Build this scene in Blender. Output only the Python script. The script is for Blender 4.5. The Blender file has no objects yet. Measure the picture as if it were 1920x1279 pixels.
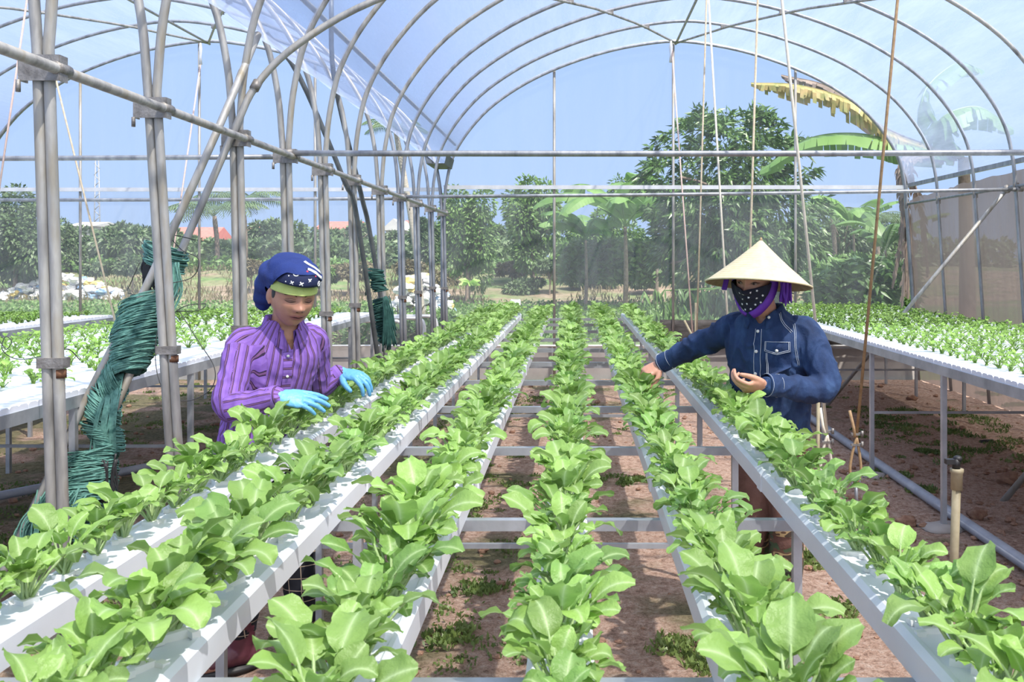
import bpy, bmesh, math, random
from mathutils import Vector, Matrix, noise
from mathutils.bvhtree import BVHTree
random.seed(7)
C = bpy.context.scene.collection
S = bpy.context.scene
PI = math.pi
V = Vector
# ------------------------------------------------------------ camera, sky, sun, exposure
F = 1820.0; CX, CY = 1076.0, 488.0; H = 1.6
cam = bpy.data.cameras.new('camera'); camo = bpy.data.objects.new('camera', cam); C.objects.link(camo)
camo.location = (0, 0, H); camo.rotation_euler = (PI/2, 0, 0)
cam.sensor_width = 36; cam.lens = F*36/1920
cam.shift_x = -(CX-960)/1920; cam.shift_y = -(639.5-CY)/1920
cam.clip_end = 800
cam.dof.use_dof = True; cam.dof.focus_distance = 4.2; cam.dof.aperture_fstop = 14
S.camera = camo
w = bpy.data.worlds.new('sky'); S.world = w; w.use_nodes = True
wn = w.node_tree; wn.nodes.clear()
tc = wn.nodes.new('ShaderNodeTexCoord'); sp = wn.nodes.new('ShaderNodeSeparateXYZ')
rp = wn.nodes.new('ShaderNodeValToRGB'); bg = wn.nodes.new('ShaderNodeBackground'); wo = wn.nodes.new('ShaderNodeOutputWorld')
wn.links.new(tc.outputs['Generated'], sp.inputs[0]); wn.links.new(sp.outputs['Z'], rp.inputs[0])
wn.links.new(rp.outputs[0], bg.inputs[0]); wn.links.new(bg.outputs[0], wo.inputs[0])
rp.color_ramp.elements[0].position = 0.0; rp.color_ramp.elements[0].color = (.43, .585, .87, 1)
rp.color_ramp.elements[1].position = .9; rp.color_ramp.elements[1].color = (.28, .46, .85, 1)
e = rp.color_ramp.elements.new(.2); e.color = (.39, .56, .92, 1)
bg.inputs[1].default_value = 1.0
# extra haze glow added around the sun, behind the camera, to lift ambient light
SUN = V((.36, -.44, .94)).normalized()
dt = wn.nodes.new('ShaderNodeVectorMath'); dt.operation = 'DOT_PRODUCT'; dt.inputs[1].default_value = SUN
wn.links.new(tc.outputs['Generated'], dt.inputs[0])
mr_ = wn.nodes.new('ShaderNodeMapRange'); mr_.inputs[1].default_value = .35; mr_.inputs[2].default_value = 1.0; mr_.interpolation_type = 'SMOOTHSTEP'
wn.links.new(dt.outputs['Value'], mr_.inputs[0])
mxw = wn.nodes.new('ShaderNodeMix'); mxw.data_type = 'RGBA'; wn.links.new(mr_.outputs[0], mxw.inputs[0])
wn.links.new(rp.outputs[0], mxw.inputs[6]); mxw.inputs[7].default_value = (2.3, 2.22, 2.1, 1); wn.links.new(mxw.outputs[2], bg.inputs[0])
sun = bpy.data.lights.new('sun', 'SUN'); sun.energy = 7.4; sun.angle = math.radians(.8); sun.color = (1, .95, .87)
suno = bpy.data.objects.new('sun', sun); C.objects.link(suno)
suno.rotation_euler = SUN.to_track_quat('Z', 'Y').to_euler(); suno.location = (5, -5, 12)
S.view_settings.view_transform = 'Standard'; S.view_settings.look = 'None'
S.view_settings.exposure = 0.25; S.view_settings.gamma = 1; S.view_settings.use_curve_mapping = False
S.cycles.transparent_max_bounces = 24; S.cycles.max_bounces = 8

def P(u, v, Y):           # point of the place at depth Y that the photo shows at (u, v)
    return V(((u-CX)*Y/F, Y, H-(v-CY)*Y/F))
# ------------------------------------------------------------ mesh helpers
class MB:
    def __init__(s): s.v = []; s.f = []; s.a = []; s.mi = []; s.flat = set()
    def add(s, vs, fs, att=0.0, mi=0):
        n = len(s.v); s.v.extend(vs)
        s.a.extend(att if isinstance(att, list) else [att]*len(vs))
        s.f.extend([tuple(i+n for i in f) for f in fs]); s.mi.extend([mi]*len(fs)); return s
    def box(s, c, d, R=None, mi=0):
        hx, hy, hz = d[0]/2, d[1]/2, d[2]/2; vs = []
        for x in (-hx, hx):
            for y in (-hy, hy):
                for z in (-hz, hz):
                    p = V((x, y, z)); p = R @ p if R else p; vs.append(p+V(c))
        s.flat.update(range(len(s.f), len(s.f)+6)); s.add(vs, [(0,1,3,2),(4,6,7,5),(0,4,5,1),(2,3,7,6),(0,2,6,4),(1,5,7,3)], mi=mi); return s
    def tube(s, pts, r, n=8, cap=True, att=0.0, closed=False, mi=0):
        pts = [V(p) for p in pts]; m = len(pts)
        rr = r if isinstance(r, (list, tuple)) else [r]*m
        t0 = (pts[1]-pts[0]).normalized()
        up = V((0,0,1)) if abs(t0.z) < .9 else V((1,0,0))
        u = t0.cross(up).normalized(); vs = []
        for i in range(m):
            if closed: t = pts[(i+1) % m]-pts[i-1]
            else: t = pts[min(i+1, m-1)]-pts[max(i-1, 0)]
            t = t.normalized() if t.length > 1e-9 else t0
            u = (u-t*u.dot(t)); u = u.normalized() if u.length > 1e-6 else t.orthogonal().normalized()
            w_ = t.cross(u)
            for k in range(n):
                a = 2*PI*k/n; vs.append(pts[i]+(u*math.cos(a)+w_*math.sin(a))*rr[i])
        fs = []
        for i in range(m if closed else m-1):
            j = (i+1) % m
            for k in range(n):
                fs.append((i*n+k, i*n+(k+1) % n, j*n+(k+1) % n, j*n+k))
        if cap and not closed:
            fs.append(tuple(range(n))[::-1]); fs.append(tuple((m-1)*n+k for k in range(n)))
        s.add(vs, fs, att, mi); return s
    def loft(s, rings, cap=True, att=0.0, mi=0, closed=True):
        n = len(rings[0]); vs = [p for r in rings for p in r]; fs = []
        for i in range(len(rings)-1):
            for k in range(n if closed else n-1):
                fs.append((i*n+k, i*n+(k+1) % n, (i+1)*n+(k+1) % n, (i+1)*n+k))
        if cap and closed:
            fs.append(tuple(range(n))[::-1]); fs.append(tuple((len(rings)-1)*n+k for k in range(n)))
        s.add(vs, fs, att, mi); return s
    def sphere(s, c, r, n=12, m=8, R=None, f=None):
        c = V(c); r = V(r) if hasattr(r, '__len__') else V((r, r, r)); vs = []
        for i in range(1, m):
            th = PI*i/m
            for k in range(n):
                a = 2*PI*k/n; d = V((math.sin(th)*math.cos(a), math.sin(th)*math.sin(a), math.cos(th)))
                p = f(d) if f else V((d.x*r.x, d.y*r.y, d.z*r.z))
                vs.append(c+(R @ p if R else p))
        for d in (V((0,0,1)), V((0,0,-1))):
            p = f(d) if f else V((d.x*r.x, d.y*r.y, d.z*r.z)); vs.append(c+(R @ p if R else p))
        fs = []
        for i in range(m-2):
            for k in range(n): fs.append((i*n+k, (i+1)*n+k, (i+1)*n+(k+1) % n, i*n+(k+1) % n))
        t, b = (m-1)*n, (m-1)*n+1
        for k in range(n):
            fs.append((t, k, (k+1) % n)); fs.append((b, (m-2)*n+(k+1) % n, (m-2)*n+k))
        s.add(vs, fs); return s
    def mesh(s, name, smooth=True, att=None):
        me = bpy.data.meshes.new(name); me.from_pydata([tuple(v) for v in s.v], [], s.f); me.update()
        if smooth: me.polygons.foreach_set('use_smooth', [i not in s.flat for i in range(len(me.polygons))])
        if any(s.mi): me.polygons.foreach_set('material_index', s.mi)
        if att:
            a = me.attributes.new(att, 'FLOAT', 'POINT'); a.data.foreach_set('value', s.a)
        return me
    def build(s, name, mat, parent=None, smooth=True, att=None, loc=None):
        """link as one object; geometry is given in world space, the origin goes to loc or the base"""
        o = bpy.data.objects.new(name, s.mesh(name, smooth, att))
        for m_ in (mat if isinstance(mat, list) else [mat]): o.data.materials.append(m_)
        C.objects.link(o)
        if parent is not None:
            o.parent = parent; b = parent_world(parent)
            if b.length: o.data.transform(Matrix.Translation(-b))
        else:
            if loc is None:
                xs = [v[0] for v in s.v]; ys = [v[1] for v in s.v]; zs = [v[2] for v in s.v]
                loc = ((min(xs)+max(xs))/2, (min(ys)+max(ys))/2, min(zs))
            o.data.transform(Matrix.Translation(-V(loc))); o.location = loc
        return o
def parent_world(o):
    b = V((0,0,0))
    while o is not None: b += V(o.location); o = o.parent
    return b
def tag(o, label=None, cat=None, group=None, kind=None):
    if label: o['label'] = label
    if cat: o['category'] = cat
    if group: o['group'] = group
    if kind: o['kind'] = kind
    return o
def thing(name, label, cat, loc=(0,0,0), group=None, kind=None):
    o = bpy.data.objects.new(name, None); o.empty_display_size = .1; C.objects.link(o); o.location = loc
    return tag(o, label, cat, group, kind)
def dup(o, loc=None, rz=None, scale=None, parent=None):
    c = o.copy(); C.objects.link(c)
    if loc is not None: c.location = loc
    if rz is not None: c.rotation_euler.z = rz
    if scale is not None: c.scale = (scale,)*3
    if parent is not None: c.parent = parent
    for ch in list(o.children): dup(ch, parent=c)
    return c
def remeshed(mb, voxel, smooth=2, disp=None, name='m'):
    me = mb.mesh(name); o = bpy.data.objects.new('tmp_remesh', me); C.objects.link(o)
    m = o.modifiers.new('r', 'REMESH'); m.mode = 'VOXEL'; m.voxel_size = voxel; m.use_smooth_shade = True
    if smooth:
        k = o.modifiers.new('s', 'SMOOTH'); k.iterations = smooth; k.factor = .5
    dg = bpy.context.evaluated_depsgraph_get(); ev = o.evaluated_get(dg)
    out = bpy.data.meshes.new_from_object(ev); bpy.data.objects.remove(o); bpy.data.meshes.remove(me)
    out.name = name
    if disp:
        nn = [v.normal.copy() for v in out.vertices]
        for v_, n_ in zip(out.vertices, nn): v_.co = v_.co+n_*disp(v_.co, n_)
        out.update()
    out.polygons.foreach_set('use_smooth', [True]*len(out.polygons))
    return out
def link_mesh(me, name, mat, parent):
    o = bpy.data.objects.new(name, me); C.objects.link(o); me.materials.clear()
    for m_ in (mat if isinstance(mat, list) else [mat]): me.materials.append(m_)
    o.parent = parent; me.transform(Matrix.Translation(-parent_world(parent))); return o
def cr(pts, n=6):
    """Catmull-Rom through pts"""
    pts = [V(p) for p in pts]; out = []
    q = [pts[0]*2-pts[1]]+pts+[pts[-1]*2-pts[-2]]
    for i in range(1, len(q)-2):
        a, b, c, d = q[i-1:i+3]
        for k in range(n):
            t = k/n
            out.append(.5*((2*b)+(c-a)*t+(2*a-5*b+4*c-d)*t*t+(3*b-a-3*c+d)*t**3))
    out.append(pts[-1]); return out
def crr(vals, n=6):
    return [v.x for v in cr([V((x, 0, 0)) for x in vals], n)]
# ------------------------------------------------------------ materials
def newmat(name):
    m = bpy.data.materials.new(name); m.use_nodes = True; nt = m.node_tree
    return m, nt, nt.nodes['Principled BSDF'], nt.nodes['Material Output']
def nd(nt, t, **kw):
    n = nt.nodes.new(t)
    for k, v in kw.items():
        if k in n.inputs.keys(): n.inputs[k].default_value = v
        else: setattr(n, k, v)
    return n
def ramp(nt, fac, stops, const=False):
    r = nt.nodes.new('ShaderNodeValToRGB'); nt.links.new(fac, r.inputs[0]); cr_ = r.color_ramp
    if const: cr_.interpolation = 'CONSTANT'
    cr_.elements[0].position = stops[0][0]; cr_.elements[0].color = (*stops[0][1], 1)
    cr_.elements[1].position = stops[-1][0]; cr_.elements[1].color = (*stops[-1][1], 1)
    for p, c in stops[1:-1]:
        e = cr_.elements.new(p); e.color = (*c, 1)
    return r.outputs[0]
def coords(nt, scale=(1,1,1), kind='Object'):
    t = nt.nodes.new('ShaderNodeTexCoord'); mp = nt.nodes.new('ShaderNodeMapping'); mp.inputs['Scale'].default_value = scale
    nt.links.new(t.outputs[kind], mp.inputs[0]); return mp.outputs[0]
def noi(nt, vec, scale, detail=4, rough=.6):
    n = nt.nodes.new('ShaderNodeTexNoise'); n.inputs['Scale'].default_value = scale
    n.inputs['Detail'].default_value = detail; n.inputs['Roughness'].default_value = rough
    nt.links.new(vec, n.inputs['Vector']); return n.outputs['Fac']
def bump(nt, bs, h, strength, dist=.01):
    b = nt.nodes.new('ShaderNodeBump'); b.inputs['Strength'].default_value = strength; b.inputs['Distance'].default_value = dist
    nt.links.new(h, b.inputs['Height']); nt.links.new(b.outputs[0], bs.inputs['Normal'])
def mat_noise(name, c1, c2, scale=8, rough=.7, metal=0, bmp=0, bscale=None, stretch=(1,1,1), c3=None, dist=.01, kind='Object'):
    m, nt, bs, out = newmat(name); vec = coords(nt, stretch, kind)
    f = noi(nt, vec, scale)
    st = [(.3, c1), (.7, c2)] if c3 is None else [(.3, c1), (.52, c2), (.7, c3)]
    nt.links.new(ramp(nt, f, st), bs.inputs['Base Color'])
    bs.inputs['Roughness'].default_value = rough; bs.inputs['Metallic'].default_value = metal
    if bmp: bump(nt, bs, noi(nt, vec, bscale or scale*3), bmp, dist)
    return m
def leaf_mat(name, c1, c2, rib=None, trans=.35, rough=.45, att=None, scale=3, rnd=True):
    m, nt, bs, out = newmat(name)
    vec = coords(nt)
    f = noi(nt, vec, scale, 2)
    col = ramp(nt, f, [(.3, c1), (.7, c2)])
    if rnd:
        oi = nt.nodes.new('ShaderNodeObjectInfo'); hs = nt.nodes.new('ShaderNodeHueSaturation')
        mr = nt.nodes.new('ShaderNodeMapRange'); nt.links.new(oi.outputs['Random'], mr.inputs[0])
        mr.inputs[3].default_value = .85; mr.inputs[4].default_value = 1.12
        gi = nt.nodes.new('ShaderNodeNewGeometry'); m3 = nt.nodes.new('ShaderNodeMapRange'); nt.links.new(gi.outputs['Random Per Island'], m3.inputs[0])
        m3.inputs[3].default_value = .72; m3.inputs[4].default_value = 1.15
        mm = nt.nodes.new('ShaderNodeMath'); mm.operation = 'MULTIPLY'; nt.links.new(mr.outputs[0], mm.inputs[0]); nt.links.new(m3.outputs[0], mm.inputs[1])
        nt.links.new(mm.outputs[0], hs.inputs['Value']); nt.links.new(col, hs.inputs['Color']); col = hs.outputs[0]
        bump(nt, bs, noi(nt, vec, 75, 3, .6), .55, .006)
    if rib:
        at = nt.nodes.new('ShaderNodeAttribute'); at.attribute_name = 'rib'
        pw = nt.nodes.new('ShaderNodeMath'); pw.operation = 'POWER'; pw.inputs[1].default_value = 8
        nt.links.new(at.outputs['Fac'], pw.inputs[0])
        mx = nt.nodes.new('ShaderNodeMix'); mx.data_type = 'RGBA'
        nt.links.new(pw.outputs[0], mx.inputs[0]); nt.links.new(col, mx.inputs[6]); mx.inputs[7].default_value = (*rib, 1)
        col = mx.outputs[2]
    nt.links.new(col, bs.inputs['Base Color']); bs.inputs['Roughness'].default_value = rough
    tr = nt.nodes.new('ShaderNodeBsdfTranslucent'); nt.links.new(col, tr.inputs[0])
    ms = nt.nodes.new('ShaderNodeMixShader'); ms.inputs[0].default_value = trans
    nt.links.new(bs.outputs[0], ms.inputs[1]); nt.links.new(tr.outputs[0], ms.inputs[2]); nt.links.new(ms.outputs[0], out.inputs[0])
    return m
def film_mat(name, lo, hi, col=(.9,.93,1), tint=(1,1,1), stretch=(1,1,1), scale=2, transl=.6, gloss=.08):
    """thin plastic: mostly see-through, partly milky"""
    m, nt, bs, out = newmat(name); nt.nodes.remove(bs)
    vec = coords(nt, stretch); f = noi(nt, vec, scale, 5, .65)
    mr = nt.nodes.new('ShaderNodeMapRange'); nt.links.new(f, mr.inputs[0])
    mr.inputs[1].default_value = .35; mr.inputs[2].default_value = .68; mr.inputs[3].default_value = lo; mr.inputs[4].default_value = hi
    tp = nt.nodes.new('ShaderNodeBsdfTransparent'); tp.inputs[0].default_value = (*tint, 1)
    df = nt.nodes.new('ShaderNodeBsdfDiffuse'); df.inputs[0].default_value = (*col, 1)
    tl = nt.nodes.new('ShaderNodeBsdfTranslucent'); tl.inputs[0].default_value = (*col, 1)
    gl = nt.nodes.new('ShaderNodeBsdfGlossy'); gl.inputs['Roughness'].default_value = .25
    a = nt.nodes.new('ShaderNodeMixShader'); a.inputs[0].default_value = transl
    nt.links.new(df.outputs[0], a.inputs[1]); nt.links.new(tl.outputs[0], a.inputs[2])
    b = nt.nodes.new('ShaderNodeMixShader'); b.inputs[0].default_value = gloss
    nt.links.new(a.outputs[0], b.inputs[1]); nt.links.new(gl.outputs[0], b.inputs[2])
    c = nt.nodes.new('ShaderNodeMixShader'); nt.links.new(mr.outputs[0], c.inputs[0])
    nt.links.new(tp.outputs[0], c.inputs[1]); nt.links.new(b.outputs[0], c.inputs[2]); nt.links.new(c.outputs[0], out.inputs[0])
    return m
M = {}
M['steel'] = mat_noise('galvanised_steel', (.20,.21,.23), (.42,.43,.45), 14, .45, .55, .15, 60, (1,1,.3))
M['steel_dull'] = mat_noise('weathered_steel_pipe', (.17,.165,.16), (.40,.39,.37), 9, .55, .35, .2, 50, (1,1,.25), (.30,.26,.19))
M['steel_dark'] = mat_noise('dark_steel_pipe', (.06,.065,.07), (.13,.14,.14), 9, .5, .4)
M['clamp'] = mat_noise('clamp_steel', (.17,.155,.14), (.34,.32,.30), 30, .5, .5, .3)
M['rust'] = mat_noise('rusty_band', (.10,.04,.02), (.22,.11,.06), 40, .8, .2)
M['box_steel'] = mat_noise('box_section_steel', (.28,.30,.33), (.52,.54,.57), 5, .4, .5, .1, 40, (1,1,1))
M['white_rail'] = mat_noise('aluminium_rail', (.6,.6,.6), (.8,.8,.8), 5, .4, .3)
M['channel'] = mat_noise('white_pvc_channel', (.70,.73,.80), (.80,.83,.89), 3, .35, 0, .05, 30)
M['pvc'] = mat_noise('grey_pvc_pipe', (.25,.27,.32), (.38,.40,.45), 6, .5, 0)
M['pvc_tan'] = mat_noise('tan_pvc_riser', (.30,.25,.15), (.47,.41,.27), 12, .6)
M['foam'] = mat_noise('white_foam_plug', (.8,.8,.8), (.9,.9,.9), 20, .8)
M['leaf'] = leaf_mat('mustard_leaf', (.265,.45,.095), (.345,.535,.15), rib=(.52,.68,.33), trans=.36)
M['leaf_deep'] = leaf_mat('mustard_leaf_deep', (.20,.385,.08), (.275,.465,.12), rib=(.46,.62,.28), trans=.34)
M['leaf_yellow'] = leaf_mat('young_bench_leaf', (.26,.48,.08), (.42,.62,.16), trans=.35)
M['weed'] = leaf_mat('weed_leaf', (.09,.15,.035), (.22,.29,.085), trans=.3, rnd=False)
M['rope'] = mat_noise('plastic_rope', (.45,.36,.24), (.62,.53,.40), 40, .7)
M['rope_white'] = mat_noise('white_rope', (.62,.56,.46), (.78,.72,.60), 40, .7)
M['rope_brown'] = mat_noise('brown_rope', (.28,.17,.08), (.42,.28,.15), 40, .7)
M['rope_pink'] = mat_noise('pink_twine', (.60,.42,.36), (.72,.55,.48), 40, .7)
M['black'] = mat_noise('black_plastic', (.01,.01,.012), (.03,.03,.03), 10, .5)
M['wire'] = mat_noise('black_wire', (.02,.02,.02), (.05,.05,.05), 10, .5)
M['net'] = mat_noise('teal_net_cord', (.02,.10,.085), (.13,.30,.25), 25, .75, 0, 0, None, (1,1,1), (.06,.19,.16))
M['net_dark'] = mat_noise('dark_green_net', (.008,.05,.045), (.03,.11,.09), 25, .8)
M['net_core'] = mat_noise('net_core', (.01,.05,.045), (.03,.10,.085), 60, .9, 0, .6)
M['roof_film'] = film_mat('roof_plastic_film', .38, .66, (.39,.47,.68), (.97,.98,1), (1.3,.15,1), 3.4, .60, .10)
M['gable_film'] = film_mat('gable_plastic_film', .03, .09, (.85,.90,1), (1,1,1), (2,1,.15), 2.5, .4, .03)
M['gable_net'] = film_mat('dusty_gable_film', .15, .27, (.60,.62,.66), (1,1,1), (2,1,.4), 1.2, .4, .02)
M['side_net'] = film_mat('brown_side_net', .82, .92, (.22,.19,.18), (.8,.8,.8), (1,3,.25), 3, .35, .01)
M['curb'] = mat_noise('dusty_low_wall', (.30,.27,.25), (.42,.39,.37), 2, .9, 0, .2, 20)
M['bark'] = mat_noise('tree_bark', (.12,.09,.07), (.26,.21,.17), 12, .9, 0, .5, 40)
M['bark_pale'] = mat_noise('palm_bark', (.24,.21,.18), (.40,.37,.33), 10, .9, 0, .4, 20, (1,1,3))
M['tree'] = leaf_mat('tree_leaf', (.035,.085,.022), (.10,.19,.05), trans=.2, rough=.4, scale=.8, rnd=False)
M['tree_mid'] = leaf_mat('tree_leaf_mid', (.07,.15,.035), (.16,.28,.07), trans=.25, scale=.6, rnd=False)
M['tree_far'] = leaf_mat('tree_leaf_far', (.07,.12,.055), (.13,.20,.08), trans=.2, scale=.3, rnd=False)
M['mango'] = leaf_mat('mango_leaf', (.035,.085,.022), (.12,.22,.06), trans=.15, rough=.35, scale=1.5, rnd=False)
M['dry'] = leaf_mat('dry_brush', (.11,.11,.05), (.22,.18,.10), trans=.2, rnd=False)
M['banana'] = leaf_mat('banana_leaf', (.11,.23,.06), (.22,.38,.11), trans=.35, scale=1.2, rnd=False)
M['banana_y'] = leaf_mat('yellowing_banana_leaf', (.24,.27,.08), (.50,.36,.16), trans=.3, scale=7, rnd=False)
M['banana_dead'] = leaf_mat('dead_banana_leaf', (.12,.09,.075), (.27,.215,.18), trans=.15, scale=3, rnd=False)
M['roof_red'] = mat_noise('red_roof_tiles', (.44,.12,.10), (.52,.18,.15), 3, .8)
M['house'] = mat_noise('pale_house_wall', (.35,.36,.38), (.48,.49,.5), 1, .9)
M['bag'] = mat_noise('white_plastic_sack', (.55,.55,.58), (.80,.80,.82), 6, .6, 0, .5, 20)
M['bag_blue'] = mat_noise('blue_plastic_sack', (.10,.22,.45), (.40,.52,.70), 6, .6)
M['bag_yellow'] = mat_noise('yellow_sack', (.6,.42,.10), (.7,.55,.22), 6, .6)
# soil inside the greenhouse
def soil_mat():
    m, nt, bs, out = newmat('red_soil'); vec = coords(nt, (1,1,1))
    a = noi(nt, vec, 26, 8, .8); b = noi(nt, vec, 1.3, 3, .55); d = noi(nt, vec, 120, 4, .8)
    c1 = ramp(nt, a, [(.34, (.20,.105,.07)), (.5, (.56,.36,.265)), (.68, (.74,.59,.50))])
    c2 = ramp(nt, d, [(.32, (.45,.45,.45)), (.58, (1.1,1.1,1.1))])
    mx = nd(nt, 'ShaderNodeMix'); mx.data_type = 'RGBA'; mx.blend_type = 'MULTIPLY'; mx.inputs[0].default_value = .8
    nt.links.new(c1, mx.inputs[6]); nt.links.new(c2, mx.inputs[7])
    # mossy patches, mostly on the left side
    sx = nt.nodes.new('ShaderNodeSeparateXYZ'); nt.links.new(coords(nt), sx.inputs[0])
    mr = nt.nodes.new('ShaderNodeMapRange'); nt.links.new(sx.outputs[0], mr.inputs[0])
    mr.inputs[1].default_value = -3.; mr.inputs[2].default_value = 3.; mr.inputs[3].default_value = .13; mr.inputs[4].default_value = -.10
    ad = nt.nodes.new('ShaderNodeMath'); ad.operation = 'ADD'; nt.links.new(b, ad.inputs[0]); nt.links.new(mr.outputs[0], ad.inputs[1])
    msk = ramp(nt, ad.outputs[0], [(.52, (0,0,0)), (.66, (.8,.8,.8))])
    gcol = ramp(nt, a, [(.38, (.045,.065,.015)), (.62, (.17,.17,.06))])
    m2 = nd(nt, 'ShaderNodeMix'); m2.data_type = 'RGBA'
    nt.links.new(msk, m2.inputs[0]); nt.links.new(mx.outputs[2], m2.inputs[6]); nt.links.new(gcol, m2.inputs[7])
    nt.links.new(m2.outputs[2], bs.inputs['Base Color']); bs.inputs['Roughness'].default_value = .95
    bump(nt, bs, a, .9, .03); return m
M['soil'] = soil_mat()
M['clod'] = mat_noise('soil_clod', (.20,.10,.065), (.40,.25,.17), 20, .95, 0, .8, 60)
def outside_mat():
    m, nt, bs, out = newmat('field_ground'); vec = coords(nt)
    sx = nt.nodes.new('ShaderNodeSeparateXYZ'); nt.links.new(vec, sx.inputs[0])
    n1 = noi(nt, coords(nt, (.35, 1, 1)), .35, 6, .7); n2 = noi(nt, vec, 3, 6, .75)
    dry = ramp(nt, n2, [(.3, (.10,.075,.045)), (.5, (.22,.165,.115)), (.7, (.33,.27,.21))])
    grs = ramp(nt, n2, [(.3, (.05,.10,.028)), (.7, (.14,.23,.065))])
    msk = ramp(nt, n1, [(.40, (1,1,1)), (.56, (0,0,0))])
    # the flat field between the greenhouse and the bank is planted green
    mr = nt.nodes.new('ShaderNodeMapRange'); nt.links.new(sx.outputs[1], mr.inputs[0])
    mr.inputs[1].default_value = 33.; mr.inputs[2].default_value = 36.; mr.inputs[3].default_value = 1.; mr.inputs[4].default_value = 0.
    mm = nt.nodes.new('ShaderNodeMath'); mm.operation = 'MAXIMUM'
    mq = nt.nodes.new('ShaderNodeMath'); mq.operation = 'MULTIPLY'; mq.inputs[1].default_value = .9
    nt.links.new(mr.outputs[0], mq.inputs[0]); nt.links.new(msk, mm.inputs[0]); nt.links.new(mq.outputs[0], mm.inputs[1])
    mx = nd(nt, 'ShaderNodeMix'); mx.data_type = 'RGBA'
    nt.links.new(mm.outputs[0], mx.inputs[0]); nt.links.new(dry, mx.inputs[6]); nt.links.new(grs, mx.inputs[7])
    nt.links.new(mx.outputs[2], bs.inputs['Base Color']); bs.inputs['Roughness'].default_value = 1
    return m
M['field'] = outside_mat()
ORD = ['nearest','second','third','fourth','fifth','sixth','seventh','eighth','ninth','tenth','eleventh','twelfth','thirteenth','fourteenth','fifteenth']
# ============================================================ GROUND
XW0, XR, YG = -1.75, 4.47, 12.95     # valley line, right side, gable
def gz(x, y): return .020*noise.noise(V((x*1.6, y*1.6, 0)))+.016*noise.noise(V((x*6, y*6, 3)))+.012*noise.noise(V((x*17, y*17, 7)))
mb = MB(); nx, ny = 330, 330
xs = [-9+15.5*i/(nx-1) for i in range(nx)]; ys = [-1.0+14*i/(ny-1) for i in range(ny)]
for y in ys:
    for x in xs: mb.v.append(V((x, y, gz(x, y)))); mb.a.append(0)
for j in range(ny-1):
    for i in range(nx-1): mb.f.append((j*nx+i, j*nx+i+1, (j+1)*nx+i+1, (j+1)*nx+i)); mb.mi.append(0)
tag(mb.build('floor', M['soil'], loc=(0,0,0)), kind='structure', label='red soil floor of the greenhouse')
def oz(x, y):
    t = min(1, max(0, (y-36)/9)); t = t*t*(3-2*t)
    return -.02+1.15*t*(1+.25*noise.noise(V((x*.12, y*.1, 5))))+(.18*t+.02)*noise.noise(V((x*.5, y*.5, 1)))
mb = MB(); nx, ny = 200, 150
for j in range(ny):
    y = 13+ (j/(ny-1))**1.9*260
    for i in range(nx):
        x = (-1+2*i/(nx-1))*(26+y*.9); mb.v.append(V((x, y, oz(x, y)))); mb.a.append(0)
for j in range(ny-1):
    for i in range(nx-1): mb.f.append((j*nx+i, j*nx+i+1, (j+1)*nx+i+1, (j+1)*nx+i)); mb.mi.append(0)
tag(mb.build('ground', M['field'], loc=(0,0,0)), kind='structure', label='fields and bank beyond the greenhouse')
mb = MB(); mb.v = [V((4.75,-2,-.03)), V((30,-2,-.03)), V((30,13.2,-.03)), V((4.75,13.2,-.03))]; mb.a = [0]*4; mb.f = [(0,1,2,3)]; mb.mi = [0]
tag(mb.build('ground', M['field'], loc=(0,0,0)), kind='structure', label='strip of ground beside the right wall')

# ============================================================ HOOPS, RAILS, FILM
prof = [(0,4.52),(.55,4.46),(1.1,4.33),(1.65,4.13),(2.1,3.90),(2.5,3.61),(2.8,3.27),(2.98,2.95),(3.06,2.62),(3.09,2.3)]
def arch(ax, y, off=0.0, lean_l=0.0, lean_r=0.0, foot=True):
    top = [V((ax-x, y, z+off)) for x, z in reversed(prof)]+[V((ax+x, y, z+off)) for x, z in prof[1:]]
    top = cr(top, 4)
    if foot: top = [V((ax-3.09-lean_l, y, -.05)), V((ax-3.09-lean_l*.5, y, 1.1))]+top+[V((ax+3.09+lean_r*.5, y, 1.1)), V((ax+3.09+lean_r, y, -.05))]
    return top
AX, AL = 1.358, -4.858
HY = [2.2, 3.20, 4.03, 5.03, 5.89, 6.76, 7.65, 8.75, 9.77, 10.76, 11.85, 12.95]
for i, y in enumerate(HY):
    vis = i-1; lean = {1: .075, 2: .145}.get(i, .055)
    if vis < 0: continue
    t = thing('roof_hoop', 'bent galvanised hoop of the right-hand bay, %s from the camera' % ORD[vis], 'greenhouse hoop', (AX, y, 0), 'hoops of the right-hand bay')
    MB().tube(arch(AX, y, lean_l=-lean, lean_r=.16), .0185, 10).build('pipe', M['steel_dull' if i < 8 else 'steel'], t)
    b = MB(); zc = 1.245+.02*math.sin(i*2.1); xc = XW0+lean*.46
    b.box((xc, y-.001, zc), (.088, .046, .034)); b.build('band_clamp', M['clamp'], t)
    b = MB(); b.tube([(xc+.022, y, zc-.050), (xc+.022, y, zc-.022)], .0197, 10); b.build('rust_band', M['rust'], t)
    t2 = thing('roof_hoop', 'bent galvanised hoop of the left-hand bay, %s from the camera' % ORD[vis], 'greenhouse hoop', (AL, y, 0), 'hoops of the left-hand bay')
    MB().tube(arch(AL, y, lean_r=lean), .0185, 10).build('pipe', M['steel_dull' if i < 8 else 'steel'], t2)
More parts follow.
